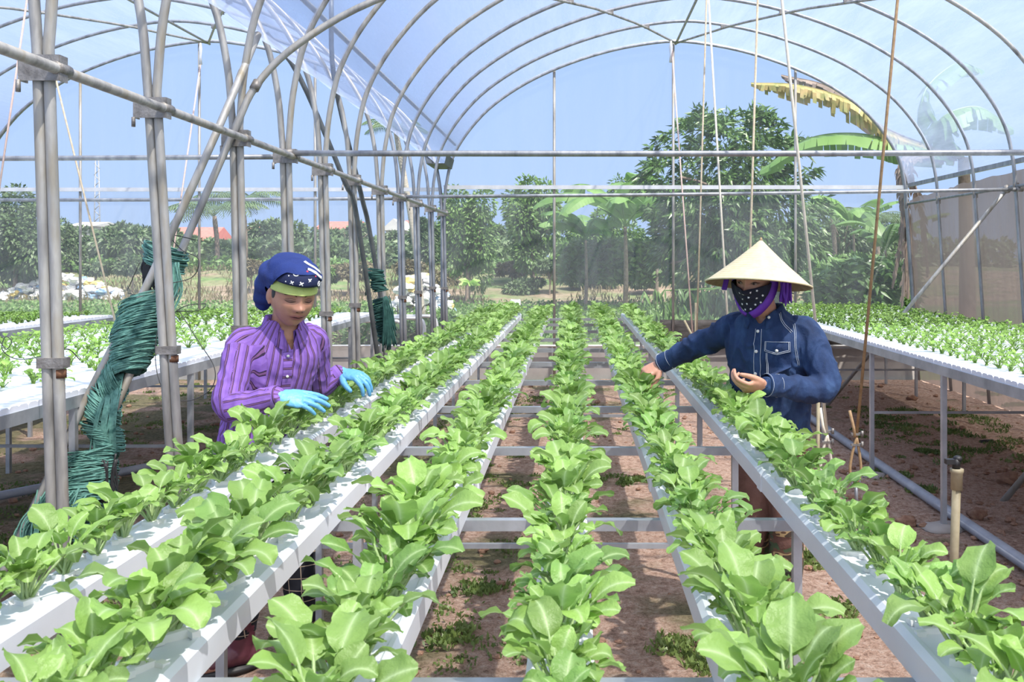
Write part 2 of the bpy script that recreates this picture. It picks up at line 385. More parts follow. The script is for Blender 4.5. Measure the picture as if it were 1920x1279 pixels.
# valley rail with its brackets
t = thing('side_rail', 'long grey pipe clamped along the paired posts on the left', 'pipe rail', (XW0+.045, 8, 2.23))
MB().tube([(XW0+.055, .5, 2.23), (XW0+.055, 12.98, 2.22)], .0185, 10).build('pipe', M['steel_dull'], t)
for y in HY[1:]:
    b = MB(); x = XW0
    b.box((x, y-.026, 2.23), (.135, .006, .085)); b.box((x+.066, y, 2.23), (.006, .05, .085)); b.box((x-.066, y, 2.23), (.006, .05, .085))
    b.tube([(x-.065, y-.03, 2.19), (x-.065, y-.03, 2.15)], .008, 6)
    b.tube([(x+.055, y-.03, 2.23), (x+.055, y+.05, 2.23)], .0225, 10)
    b.build('bracket', M['clamp'], t)
# right wall rails
t = thing('side_rail', 'thin pipe clipped along the hoops of the right wall', 'pipe rail', (4.46, 8, 2.33))
MB().tube([(4.45, 1, 2.33), (4.45, 12.98, 2.35)], .016, 10).build('pipe', M['steel'], t)
for y in HY[6:]:
    b = MB(); b.box((4.45, y, 2.335), (.05, .03, .09)); b.build('clip', M['clamp'], t)
t = tag(MB().box((4.475, 6.5, 2.60), (.03, 13, .05)).build('film_rail', M['steel'], smooth=False), 'straight film locking rail along the top of the right wall', 'rail')
# shoulder purlins, ridges, diagonal braces
tag(MB().tube([(-1.585, .5, 3.12), (-1.585, 12.95, 3.14)], .017, 8).build('purlin', M['steel_dull']), 'straight purlin pipe under the valley side of the right-hand roof', 'pipe')
tag(MB().tube([(AX, 2, 4.485), (AX, 12.95, 4.485)], .016, 8).build('ridge_pipe', M['steel_dull']), 'ridge pipe under the top of the right-hand roof', 'pipe')
tag(MB().tube([(AL, 2, 4.30), (AL, 12.95, 4.485)], .016, 8).build('ridge_pipe', M['steel_dull']), 'ridge pipe under the top of the left-hand roof', 'pipe')
def pz(d):
    d = abs(d)
    for (a, za), (b, zb) in zip(prof, prof[1:]):
        if d <= b: return za+(zb-za)*(d-a)/(b-a)
    return 2.3
for ax, sgn, lab in ((AX, 1, 'diagonal brace pipe under the right slope of the right-hand roof'), (AX, -1, 'diagonal brace pipe under the left slope of the right-hand roof'),
                     (AL, 1, 'diagonal brace pipe under the right slope of the left-hand roof'), (AL, -1, 'diagonal brace pipe under the left slope of the left-hand roof')):
    pts = [V((ax+sgn*1.95*t_, 12.9-4.4*t_, pz(1.95*t_)-.035)) for t_ in [k/12 for k in range(13)]]
    t = thing('roof_brace', lab, 'pipe', pts[0])
    MB().tube(pts, .015, 8).build('pipe', M['steel_dull'], t)
    for y in HY[7:11]:
        tt = (12.9-y)/4.4; x = ax+sgn*1.95*tt
        MB().box((x, y, pz(1.95*tt)-.018), (.06, .035, .045)).build('clip', M['clamp'], t)
# cross pipes
def cross(Y, z0, z1, x0, x1, r, lab, n=9):
    t = thing('cross_pipe', lab, 'pipe', ((x0+x1)/2, Y, z0))
    pts = [V((x0+(x1-x0)*k/n, Y, z0+(z1-z0)*k/n-.010*math.sin(PI*k/n))) for k in range(n+1)]
    MB().tube(pts, r, 10).build('pipe', M['steel'], t)
    for x in (x0, x1):
        MB().tube([(x-.03, Y-.012, z0 if x == x0 else z1), (x+.03, Y-.012, z0 if x == x0 else z1)], r+.007, 10).build('coupler', M['clamp'], t)
cross(5.85, 2.245, 2.262, -1.72, 4.50, .0185, 'thick horizontal pipe running right from the fourth paired post')
cross(6.05, 2.235, 2.245, -7.9, -1.79, .0165, 'horizontal pipe running left from the fourth paired post')
cross(9.72, 2.235, 2.31, -1.72, 4.46, .018, 'thinner horizontal pipe lower down, running to the right wall brace')
cross(9.82, 2.215, 2.225, -7.9, -1.80, .018, 'thinner horizontal pipe lower down in the left-hand bay')
# gable frames and film
t = thing('gable_frame', 'end frame of the right-hand bay with white cross rail and thin uprights', 'frame', (AX, YG, 0))
MB().tube(arch(AX, YG+.05, off=.02, lean_r=.16), .019, 10).build('arch_pipe', M['steel'], t)
MB().box(((XW0+XR)/2, YG+.02, 2.575), (6.2, .03, .052)).build('cross_rail', M['white_rail'], t, smooth=False)
for u in (1039, 1263, 1493):
    x = (u-CX)*YG/F; MB().tube([(x, YG+.05, 0), (x, YG+.05, pz(x-AX)+.02)], .019, 8).build('upright', M['steel_dull'], t)
t = thing('gable_frame', 'end frame of the left-hand bay with pale cross rail and thin uprights', 'frame', (AL, YG, 0))
MB().tube(arch(AL, YG+.05, off=.02), .019, 10).build('arch_pipe', M['steel'], t)
MB().box((AL, YG+.02, 2.545), (6.15, .03, .05)).build('cross_rail', M['white_rail'], t, smooth=False)
for u in (589, 371, 147):
    x = (u-CX)*YG/F; MB().tube([(x, YG+.05, 0), (x, YG+.05, pz(x-AL)+.02)], .019, 8).build('upright', M['steel_dull'], t)
def gable(ax, y, zlo, zhi, name, mat, lab):
    mb = MB(); N = 60; rows = 14
    for i in range(N+1):
        x = -3.085+6.17*i/N; top = min(zhi, pz(x)+.02) if zhi > 3 else zhi
        for j in range(rows+1):
            z = zlo+(max(top, zlo)-zlo)*j/rows
            mb.v.append(V((ax+x, y+.006*noise.noise(V((x*2, z*3, ax))), z))); mb.a.append(0)
    for i in range(N):
        for j in range(rows): mb.f.append((i*(rows+1)+j, (i+1)*(rows+1)+j, (i+1)*(rows+1)+j+1, i*(rows+1)+j+1)); mb.mi.append(0)
    tag(mb.build(name, mat), lab, kind='structure')
gable(AX, YG+.085, 2.57, 9, 'wall_far', M['gable_film'], 'clear film in the arch of the right-hand end wall')
gable(AL, YG+.085, 2.55, 9, 'wall_far', M['gable_film'], 'clear film in the arch of the left-hand end wall')
gable(AX, YG+.09, .45, 2.57, 'wall_far', M['gable_net'], 'dusty film in the lower right-hand end wall')
gable(AL, YG+.09, .45, 2.55, 'wall_far', M['gable_net'], 'dusty film in the lower left-hand end wall')
# low wall at the foot of the gable
tag(MB().box((-1.65, YG+.16, .2), (12.6, .08, .5)).build('wall_base', M['curb'], smooth=False), 'low dusty wall along the foot of the end wall', kind='structure')
tag(MB().tube([(-7.9, YG+.03, .455), (XR, YG+.03, .455)], .014, 8).build('foot_rail', M['white_rail']), 'thin white rail along the top of the low end wall', 'rail')
mb = MB()
for i in range(41):
    for j in range(5):
        x = 1.15+3.3*i/40; z = .46+.34*j/4; mb.v.append(V((x, YG+.05+.03*noise.noise(V((x*5, z*9, 2))), z+.012*noise.noise(V((x*3,0,0)))))); mb.a.append(0)
for i in range(40):
    for j in range(4): mb.f.append((i*5+j, (i+1)*5+j, (i+1)*5+j+1, i*5+j+1)); mb.mi.append(0)
M['dark_cloth'] = mat_noise('dark_ground_cloth', (.035,.03,.027), (.10,.09,.085), 6, .9, 0, .5, 30, (1,1,4))
ob = mb.build('ground_cloth', M['dark_cloth']); tag(ob, 'dark cloth strip stretched low across the right end wall', 'cloth')
ob.modifiers.new('s', 'SOLIDIFY').thickness = .004
# roof film
def roof(ax, l_end, r_end, lab):
    mb = MB(); pr = cr([V((-x, 0, z)) for x, z in reversed(prof[:8])]+[V((x, 0, z)) for x, z in prof[1:8]], 4)
    pr = [V((ax+p.x, 0, p.z+.022)) for p in pr]
    pr = [V((p_[0], 0, p_[1])) for p_ in l_end]+pr+[V((p_[0], 0, p_[1])) for p_ in r_end]
    NY = 104; y0, y1 = -2.0, YG+.06
    for j in range(NY+1):
        y = y0+(y1-y0)*j/NY
        k = min(range(len(HY)), key=lambda q: abs(HY[q]-y)); d = abs(HY[k]-y); sag = -.018*math.sin(min(1, d/.5)*PI/2)
        for i, p in enumerate(pr):
            n = noise.noise(V((p.x*1.2, y*1.5, p.z*1.2)))*.012
            mb.v.append(V((p.x+n, y, p.z+sag*(.4 if 3 < i < len(pr)-4 else .8)+n))); mb.a.append(0)
    m = len(pr)
    for j in range(NY):
        for i in range(m-1): mb.f.append((j*m+i, j*m+i+1, (j+1)*m+i+1, (j+1)*m+i)); mb.mi.append(0)
    tag(mb.build('ceiling', M['roof_film']), lab, kind='structure')
roof(AX, [(-1.86, 2.93), (-1.80, 2.88), (-1.72, 2.86), (-1.66, 2.90)], [(4.44, 2.75), (4.475, 2.60)], 'plastic film roof of the right-hand bay')
roof(AL, [(-8.0, 2.6), (-7.93, 2.75)], [(-1.93, 2.98), (-1.88, 2.96)], 'plastic film roof of the left-hand bay')
# valley gutter end
g = MB()
for (x0, z0), (x1, z1) in zip([(-1.90, 2.95), (-1.87, 2.83), (-1.64, 2.83), (-1.61, 2.95)], [(-1.87, 2.83), (-1.64, 2.83), (-1.61, 2.95)]):
    g.loft([[V((x0, y, z0)), V((x1, y, z1)), V((x1, y, z1-.008)), V((x0, y, z0-.008))] for y in (12.3, 13.05)])
tag(g.build('valley_gutter', M['steel_dark'], smooth=False), 'short dark gutter between the two roofs at the far end', 'gutter')
# right side net wall
mb = MB(); nyy, nz = 130, 22
for j in range(nyy+1):
    y = -1+ (YG+1.05)*j/nyy; top = 2.50+.035*noise.noise(V((y*1.7, 0, 0)))+.02*noise.noise(V((y*9, 0, 0)))-.10*max(0, (y-11)/2)
    for i in range(nz+1):
        z = top*i/nz; x = 4.49+.16*(1-z/2.5)*.9+.012*noise.noise(V((y*1.2, z*1.5, 0)))
        mb.v.append(V((x, y, z))); mb.a.append(0)
for j in range(nyy):
    for i in range(nz): mb.f.append((j*(nz+1)+i, (j+1)*(nz+1)+i, (j+1)*(nz+1)+i+1, j*(nz+1)+i+1)); mb.mi.append(0)
tag(mb.build('wall_right', M['side_net']), 'brownish net wall on the right side', kind='structure')
# wall braces on the right
for (a, b, lab) in (((4.44, 9.95, 2.33), (2.72, 10.6, 0), 'slanting pipe brace from the right wall down past the far bench'), ((4.46, 5.9, 2.30), (2.82, 6.45, 0), 'slanting pipe brace whose foot stands in the soil at the right edge')):
    a, b = V(a), V(b); t = thing('wall_brace', lab, 'pipe brace', b)
    MB().tube([b-V((0,0,.04)), a], .021, 10).build('pipe', M['steel_dull'], t)
    MB().sphere(a, (.045,.04,.045), 10, 6).build('clamp', M['clamp'], t)

# ============================================================ LEFT BRACE POLES WITH WOUND NET CORD
def pole(name_lab, pts, r, mat, joints=()):
    t = thing('brace_pole', name_lab, 'pole', pts[0])
    MB().tube(cr(pts, 5), r, 10).build('pipe', mat, t)
    for p, q in joints: MB().tube([p, q], r+.006, 10).build('coupler', M['clamp'], t)
pa = [V((-2.66, 4.32, -.03)), P(195, 683, 4.60), P(272, 542, 4.66), P(403, 255, 4.74), P(484, 64, 5.2)]
pb = [V((-2.50, 4.36, -.03)), P(236, 719, 4.60), P(349, 450, 4.85), P(436, 252, 4.98), P(480, 161, 5.05), P(560, 82, 5.1), P(700, 2, 5.15), P(900, -60, 5.2)]
pole('left pole of the leaning pair wound with green cord', pa, .019, M['steel_dull'], [(P(450, 150, 5.08), P(456, 134, 5.1))])
pole('right pole of the leaning pair, running up into the roof', pb, .019, M['steel_dull'], [(P(476, 168, 5.04), P(484, 153, 5.06))])
pole('dark leaning pole behind the row of paired posts, nearer the left roof', [V((-1.50, 8.0, -.03)), P(672, 424, 7.6), P(645, 338, 7.48), P(560, 141, 7.3), P(499, 62, 7.2)], .019, M['steel_dark'])
pole('dark leaning pole rising steeply toward the top of the photo', [V((-1.42, 8.2, -.03)), P(698, 462, 8.05), P(677, 364, 7.9), P(627, 150, 7.6), P(621, 0, 7.5)], .019, M['steel_dark'])

def wrap(mb, c, ax_dir, view_r, depth_r, tilt, jit, r, n=22):
    """one loop of cord round a bundle"""
    a = ax_dir.normalized(); l = a.cross(V((0,1,0))).normalized(); d = a.cross(l)
    pts = []; k1, k2, k3 = random.uniform(0, 6), random.uniform(.97, 1.06), random.uniform(-jit, jit)
    for k in range(n):
        th = 2*PI*k/n
        s_ = k2*(1+.04*math.sin(3*th+k1))
        p = c+l*math.cos(th)*view_r*s_+d*math.sin(th)*depth_r*s_+a*(math.cos(th)*tilt*view_r+k3*.6*math.sin(th+k1))
        pts.append(p)
    mb.tube(pts, r, 5, closed=True)
def section(mb, keys, n, tilt, jit, r, Yo=0.0, dr=1.0):
    """keys: (u, v, half width in px, Y)"""
    for i in range(n):
        t = i/(n-1)*(len(keys)-1); k = min(int(t), len(keys)-2); f_ = t-k
        a, b = keys[k], keys[k+1]; q = [a[j]*(1-f_)+b[j]*f_ for j in range(4)]
        p = P(q[0]+random.uniform(-2, 2), q[1]+random.uniform(-3, 3), q[3]+Yo); hw = q[2]*q[3]/F
        axd = P(a[0], a[1], a[3])-P(b[0], b[1], b[3])
        wrap(mb, p, axd, hw*random.uniform(.93, 1.04), hw*dr, tilt+random.uniform(-.12, .12), jit, r*random.uniform(.8, 1.2))
def core(mb, keys, sc=.88):
    pts = [P(k[0], k[1], k[3]) for k in keys]; mb.tube(cr(pts, 4), crr([k[2]*k[3]/F*sc for k in keys], 4), 14)
t = thing('cord_bundle', 'thick teal net cord wound round the leaning pair of poles at left', 'net cord', P(110, 1020, 4.4))
secs = [([(312, 468, 40, 4.80), (308, 500, 34, 4.80)], 22, .3, .03, .0040),
        ([(277, 562, 41, 4.72), (262, 615, 42, 4.68), (248, 665, 36, 4.66), (238, 700, 30, 4.64)], 170, -.55, .03, .0029),
        ([(222, 705, 27, 4.62), (198, 745, 28, 4.60), (190, 800, 30, 4.56), (205, 838, 22, 4.54)], 160, .75, .04, .0030),
        ([(176, 848, 40, 4.52), (168, 890, 45, 4.50), (160, 930, 48, 4.48)], 95, -.25, .06, .0031),
        ([(142, 935, 50, 4.46), (122, 975, 52, 4.42), (98, 1015, 44, 4.38)], 95, -.60, .07, .0032)]
for keys, n, tl, jt, r in secs:
    c_ = MB(); core(c_, keys, .78); co = c_.build('wound_core', M['net_core'], t)
    m_ = MB(); section(m_, keys, n, tl, jt, r); m_.build('cord_winding', M['net'], co)
m_ = MB()   # hanging strands from the top knot and the loose skirt at the bottom
for i in range(46):
    a = P(318+random.uniform(-8, 18), 492, 4.72+random.uniform(-.05, .05)); b = P(304+random.uniform(-14, 16), 585+random.uniform(-6, 14), 4.66+random.uniform(-.05, .05))
    mid = (a+b)/2+V((random.uniform(0, .05), random.uniform(-.02, .02), 0)); m_.tube(cr([a, mid, b], 5), .0036, 5)
m_.build('hanging_cords', M['net'], t); m_ = MB()
for i in range(40):
    a = P(214+random.uniform(-12, 18), 700, 4.6); b = P(180+random.uniform(-14, 40), 860, 4.5); m_.tube(cr([a, (a+b)/2+V((.04*random.random(), -.06, 0)), b], 5), .0034, 5)
m_.build('hanging_cords', M['net'], t)
m_ = MB()
for i in range(80):
    a = P(random.uniform(70, 165), random.uniform(915, 960), 4.33+random.uniform(-.02, .06)); b = P(a.x*F/4.33+CX+random.uniform(-50, 4), random.uniform(1010, 1075), 4.25+random.uniform(-.05, .05))
    m_.tube(cr([a, (a+b)/2+V((random.uniform(-.04, .01), -.02, .03)), b], 5), .0036, 5)
m_.build('loose_skirt', M['net'], t)
m_ = MB()
for i in range(36):
    a = P(random.uniform(268, 290), random.uniform(478, 500), 4.86); b = P(random.uniform(266, 296), random.uniform(520, 552), 4.86)
    m_.tube(cr([a, (a+b)/2+V((random.uniform(-.02, .02), 0, 0)), b], 4), .005, 5)
m_.build('dark_netting', M['black'], t); m_ = MB()
for i in range(24):
    a = P(random.uniform(190, 222), random.uniform(850, 880), 4.44); b = P(a.x*F/4.44+CX+random.uniform(-14, 8), random.uniform(920, 960), 4.44); m_.tube(cr([a, (a+b)/2+V((random.uniform(-.02, .02), 0, 0)), b], 4), .004, 5)
m_.build('dark_netting', M['black'], t)
# second bundle farther along
t = thing('cord_bundle', 'dark green netting hanging on the far leaning poles beside the posts', 'net cord', P(715, 660, 7.9))
secs = [([(703, 508, 14, 7.85), (712, 545, 12, 7.85)], 26, .3, .02, .006), ([(712, 562, 13, 7.9), (716, 600, 14, 7.9), (722, 640, 10, 7.95)], 50, -.2, .02, .005)]
for keys, n, tl, jt, r in secs:
    c_ = MB(); core(c_, keys, .8); co = c_.build('wound_core', M['net_core'], t)
    m_ = MB(); section(m_, keys, n, tl, jt, r); m_.build('cord_winding', M['net_dark'], co)
m_ = MB()
for i in range(60):
    a = P(random.uniform(718, 730), random.uniform(555, 575), 7.8); b = P(random.uniform(716, 744), random.uniform(615, 660), 7.78); m_.tube(cr([a, (a+b)/2+V((.01, -.02, 0)), b], 4), .0045, 4)
m_.build('hanging_cords', M['net_dark'], t); m_ = MB()
for i in range(16):
    a = P(random.uniform(684, 694), random.uniform(508, 520), 7.8); b = P(random.uniform(684, 692), random.uniform(545, 562), 7.8); m_.tube([a, (a+b)/2, b], .0045, 4)
m_.build('hanging_cords', M['net_dark'], t)
# black wires trailing from the bundle
def wirething(ptsl, lab, r=.0022, mat='wire', name='loose_wire'):
    m_ = MB()
    for pts in ptsl: m_.tube(cr(pts, 8), r, 5)
    return tag(m_.build(name, M[mat]), lab, 'wire')
wirething([[P(0, 640, 4.6), P(12, 655, 4.6), P(22, 640, 4.6), P(10, 632, 4.6), P(4, 655, 4.6), P(26, 672, 4.6), P(60, 672, 4.3), P(100, 662, 4.0), P(128, 655, 3.9), P(150, 675, 4.2)]], 'thin black wire looping past the nearest posts at far left')
wirething([[P(238, 545, 4.75), P(243, 535, 4.7), P(262, 492, 4.7)], [P(240, 550, 4.75), P(262, 552, 4.7), P(305, 535, 4.6), P(360, 520, 4.7), P(372, 486, 4.7), P(340, 468, 4.7), P(322, 442, 4.7), P(368, 450, 4.8)],
            [P(310, 600, 4.6), P(345, 575, 4.6), P(385, 570, 4.65), P(372, 582, 4.6), P(330, 584, 4.6)], [P(335, 582, 4.6), P(372, 640, 4.55), P(402, 690, 4.5), P(395, 730, 4.5), P(352, 752, 4.5), P(312, 738, 4.5), P(293, 690, 4.55), P(296, 620, 4.6), P(330, 555, 4.65)]],
           'tangle of thin black wire around the top of the wound cord')
# ============================================================ HANGING ROPES
def rope(name, pts, r, mat, lab):
    t = tag(MB().tube(pts, r, 6).build(name, M[mat]), lab, 'rope'); return t
def hook_rope(u0, v0, u1, v1, Y, mat, lab):
    bot = P(u1, v1, Y); top = P(u0, v0, Y); d = (top-bot).normalized()
    t = thing('rope_sling', lab, 'rope', (bot.x, Y, 0)); full = bot+(top-bot)*(4.42-bot.z)/(top.z-bot.z)
    s = Y/F
    loop = cr([bot, P(u1-9, v1+35, Y), P(u1-12, v1+65, Y), P(u1-2, v1+84, Y), P(u1+8, v1+68, Y), P(u1+6, v1+35, Y), bot], 5)
    MB().tube([full, bot], .0088, 8).build('rope', M[mat], t)
    MB().tube(loop, .0082, 8).build('loop', M[mat], t)
    MB().tube([bot+V((-.012,-.01,0)), bot+d*.05+V((-.02,0,0)), P(u1-13, v1-50, Y)], .009, 8).build('tail', M[mat], t)
    for k in (8, 28):
        p = P(u1-1, v1+k-14, Y)
        c = MB(); c.box(p, (.055, .022, .012)); c.tube([p+V((.03,-.015,-.012)), p+V((.03,-.015,.02))], .008, 6); c.build('rope_clip', M['clamp'], t)
    # shackle and turnbuckle down to the soil
    e = P(u1-1, v1+80, Y); g0 = V((e.x+.03, Y+.02, 0))
    MB().tube(cr([e+V((0,-.01,.02)), e+V((-.02,0,0)), e+V((-.015,0,-.04)), e+V((.012,0,-.04)), e+V((.02,0,0)), e+V((0,.01,.02))], 4), .006, 6).build('shackle', M['steel'], t)
    MB().tube([e-V((0,0,.03)), e-V((-.005,0,.16))], .010, 8).build('turnbuckle', M['steel'], t)
    MB().tube(cr([e-V((-.005,0,.15)), e-V((.02,0,.20)), e-V((-.01,0,.26)), g0-V((0,0,.03))], 5), .007, 6).build('ground_hook', M['steel'], t)
hook_rope(1466, 0, 1551, 815, 5.5, 'rope_white', 'pale rope beside the hatted worker, clipped into a loop above the soil')
hook_rope(1683, 0, 1606, 820, 5.4, 'rope_brown', 'brown rope right of the hatted worker, ending in a clipped loop')
for a, b, mat, r, lab in ((P(1260, 92, 12.6), P(1304, 700, 12.0), 'rope_pink', .010, 'thin pinkish rope from the far ridge down to the end wall'),
                          (P(1325, -10, 10.2), P(1303, 735, 10.2), 'rope', .010, 'thin rope crossing the big tree, second from the centre upright'),
                          (P(1328, -10, 8.6), P(1376, 800, 8.6), 'rope_white', .010, 'pale rope leaning behind the hat from above'),
                          (P(1421, -10, 8.8), P(1397, 780, 8.8), 'rope', .011, 'straight rope dropping behind the tip of the conical hat'),
                          (P(52, -10, 6.0), P(-20, 480, 6.0), 'rope_pink', .006, 'pink twine at the upper left corner'),
                          (P(376, 120, 12.7), P(318, 520, 11.2), 'rope_pink', .010, 'pink twine hanging from the left-hand ridge'),
                          (P(100, 130, 6.2), P(225, 640, 6.2), 'rope', .006, 'thin grey cord slanting down over the left bench')):
    rope('hanging_rope', [a, b], r, mat, lab)
for u, lab in ((1258, 'small turnbuckle hanging under the far ridge of the right-hand bay'), (376, 'small turnbuckle hanging under the far ridge of the left-hand bay')):
    p = P(u, 88 if u > 900 else 92, 12.6); tag(MB().tube([p+V((0,0,.08)), p, p-V((0,0,.10)), p-V((0,0,.2))], [.012,.026,.014,.024], 8).build('turnbuckle', M['white_rail']), lab, 'turnbuckle')
# ============================================================ MIDDLE TABLE: frames, channels, plants
ZB = .88                                   # top of the cross bars
FY = [1.66+1.04*k for k in range(11)]
XA, XB = -1.12, .72
for i, y in enumerate(FY):
    lab = 'galvanised table frame under the six channels, %s from the camera' % ORD[i]
    t = thing('table_frame', lab, 'table frame', (-.2, y, 0), 'frames of the middle table')
    MB().box(((XA+XB)/2, y, ZB-.015), (XB-XA, .03, .030)).build('cross_bar', M['box_steel'], t, smooth=False)
    for x in (-.98, .62, -.60) if i in (0, 1) else (-.98, .62):
        MB().box((x, y, (ZB-.03)/2-.01), (.024, .028, ZB-.01)).build('leg', M['box_steel'], t, smooth=False)
    if i in (2, 5, 8): MB().box((-.2, y, .50), (1.62, .02, .018)).build('lower_bar', M['box_steel'], t, smooth=False)
def chan_section(w_, h_):
    return [(-w_/2, 0), (-w_/2, h_*.82), (-w_/2+.010, h_), (-w_/2+.018, h_), (-w_/2+.022, h_-.004), (w_/2-.022, h_-.004), (w_/2-.018, h_), (w_/2-.010, h_), (w_/2, h_*.82), (w_/2, 0)]
rows = [(-1.065, -.93), (-.70, -.70), (-.355, -.355), (-.022, -.022), (.295, .295), (.64, .64)]
YA, YB = 1.0, 11.95
names = ['leftmost white growing channel, in front of the worker in the purple shirt', 'second white growing channel from the left, with a raised end cap', 'third white growing channel from the left',
         'fourth white growing channel from the left, running straight away from the camera', 'second white growing channel from the right, where the hatted worker reaches', 'rightmost white growing channel of the middle table']
def rowx(k, y): a, b = rows[k]; return a+(b-a)*(y-YA)/(YB-YA)
CW, CH = .112, .062
for k in range(6):
    t = thing('growing_channel', names[k], 'growing channel', (rowx(k, 6), 6, ZB))
    prof_ = chan_section(CW, CH)
    segs = [YA, 3.05, 6.1, 9.0, YB]
    for a, b in zip(segs, segs[1:]):
        m_ = MB(); m_.loft([[V((rowx(k, y)+px, y, ZB+pz_)) for px, pz_ in prof_] for y in (a, b-.004)])
        m_.build('channel_length', M['channel'], t, smooth=False)
    for y in segs[1:-1]:
        m_ = MB(); m_.loft([[V((rowx(k, y)+px*1.06, y+dy, ZB+pz_*1.05-.001)) for px, pz_ in prof_] for dy in (-.03, .03)])
        m_.build('joint_sleeve', M['channel'], t, smooth=False)
    m_ = MB()
    if k == 1: m_.loft([[V((rowx(k, YB)+px*1.15-.08, YB+.05+dy, ZB+.10+pz_*1.6)) for px, pz_ in prof_] for dy in (-.9, .06)])
    else: m_.loft([[V((rowx(k, YB)+px*1.1, YB+dy, ZB+pz_*1.1-.002)) for px, pz_ in prof_] for dy in (-.03, .03)])
    if k != 1: m_.build('end_cap', M['channel'], t, smooth=False)
    else:
        m_ = MB(); m_.loft([[V((rowx(1, YB)+px*1.1-dx, YB-.35+dy, ZB+z_+pz_*1.1)) for px, pz_ in prof_] for dy, z_, dx in ((0, .0, .0), (.35, .17, .02), (.40, .17, .02))])
        m_.build('end_cap', M['channel'], t, smooth=False)

def leaf(mb, az, e0, e1, pl, bl, bw, seg=8, cols=6, wav=.2, base=V((0,0,0)), petr=.0028, cup=.20):
    d2 = V((math.cos(az), math.sin(az), 0)); side = V((-math.sin(az), math.cos(az), 0))
    p = base.copy(); pts = [p.copy()]; np_ = 3
    tot = np_+seg
    dirs = []
    for i in range(tot):
        t = i/(tot-1); e = e0+(e1-e0)*(t**1.4)
        d = d2*math.cos(e)+V((0,0,1))*math.sin(e); L = pl/np_ if i < np_ else bl/seg
        p = p+d*L; pts.append(p.copy()); dirs.append(d)
    mb.tube(pts[:np_+2], [petr*1.4, petr*1.2, petr, petr*.9, petr*.6], 4 if cols > 2 else 3, cap=False, att=1.0)
    vs, fs, at = [], [], []
    tw = random.uniform(-.8, .8)
    for i in range(seg+1):
        t = i/seg; tt = min(.985, t); q = pts[np_+i]; d = dirs[min(np_+i, tot-1)]
        n = side.cross(d).normalized()*-1; n = n if n.z > -2 else -n
        s_ = (side*math.cos(tw*t)+n*math.sin(tw*t)); n2 = d.cross(s_)
        wd = bw/2*(math.sin(PI*(tt**.86))**.62) if 0 < i < seg else (bw*.05 if i == 0 else bw*.12)
        for c in range(cols+1):
            x = -1+2*c/cols
            wv = wav*.0038*math.sin(t*13+x*2+az*5)*abs(x)**2
            vs.append(q+s_*wd*x+n2*(-cup*wd*abs(x)**1.6*-1)*1.0+n2*wv); at.append(1-abs(x) if abs(x) < .99 else 0)
    for i in range(seg):
        for c in range(cols): k = i*(cols+1)+c; fs.append((k, k+1, k+cols+2, k+cols+1))
    mb.add(vs, fs, at)
def plant_mesh(seed, n=13, size=1.0, seg=8, cols=6):
    random.seed(seed); mb = MB()
    for i in range(n):
        t = i/n; az = i*2.4+random.uniform(-.7, .7)
        e0 = math.radians(random.uniform(46, 76)+t*14); e1 = math.radians(random.uniform(-75, 12)+t*50)
        k = size*random.uniform(.68, 1.18)*(1-.36*t)
        leaf(mb, az, e0, e1, .086*k, .064*k, .047*k*random.uniform(.82, 1.15), seg, cols, random.uniform(.5, 1.5), V((random.uniform(-.006,.006), random.uniform(-.006,.006), 0)))
    return mb
NV = 10; protos = []
for i in range(NV):
    me = plant_mesh(100+i, 24+i % 4, 1.06+.04*(i % 4)).mesh('leafy_green_plant', att='rib'); me.materials.append(M['leaf'] if i % 4 else M['leaf_deep']); protos.append(me)
plug = MB().box((0,0,-.002), (.036,.036,.022)).box((.026,.018,.004),(.016,.012,.010)).box((-.022,.026,.003),(.012,.016,.010)).mesh('foam_plug', False); plug.materials.append(M['foam'])
random.seed(5)
rowname = ['leftmost channel', 'second channel from the left', 'third channel from the left', 'fourth channel from the left', 'second channel from the right', 'rightmost channel']
ZC = ZB+CH
rest = MB(); sp_ = .143; seen = {}
for k in range(6):
    y = YA+.25+random.uniform(0, .1); cnt = 0
    while y < YB-.12:
        me = random.choice(protos); x = rowx(k, y)+random.uniform(-.006, .006)-(.008 if k < 2 else 0); rz = random.uniform(0, 6.28); sc = random.uniform(.86, 1.14)*(1.12 if k in (1, 2) and y < 2.6 else 1)
        if k == 0 and 3.4 < y < 3.7: sc *= .8
        if cnt < 50:
            o = bpy.data.objects.new('leafy_green_plant', me); C.objects.link(o); o.location = (x, y, ZC-.002); o.rotation_euler = (random.uniform(-.1,.1), random.uniform(-.1,.1), rz); o.scale = (sc, sc, sc)
            pu, pv = CX+F*x/y, CY+F*(H-ZC-.07)/y
            if -20 < pu < 1940 and pv < 1290: seen[k] = seen.get(k, 0)+1
            q_ = seen.get(k, 0)
            lb = ('leafy mustard plant in the %s, %s in view from the camera' % (rowname[k], ORD[q_-1])) if 0 < q_ <= 15 else ('leafy mustard plant farther along the %s' % rowname[k] if q_ else 'leafy mustard plant below the frame in the %s' % rowname[k])
            tag(o, lb, 'plant', 'mustard plants in the '+rowname[k])
            q = bpy.data.objects.new('foam_plug', plug); C.objects.link(q); q.parent = o
            if cnt == 0: pass
        else:
            R = Matrix.Rotation(rz, 3, 'Z')*sc; n = len(rest.v)
            rest.v.extend([R @ v.co+V((x, y, ZC)) for v in me.vertices]); rest.a.extend([d.value for d in me.attributes['rib'].data])
            rest.f.extend([tuple(i+n for i in p.vertices) for p in me.polygons]); rest.mi.extend([0]*len(me.polygons))
        cnt += 1; y += sp_*random.uniform(.92, 1.08)
tag(rest.build('leafy_green_plants', M['leaf'], att='rib'), 'mass of young mustard plants at the far end of the middle table', 'plants', kind='stuff')

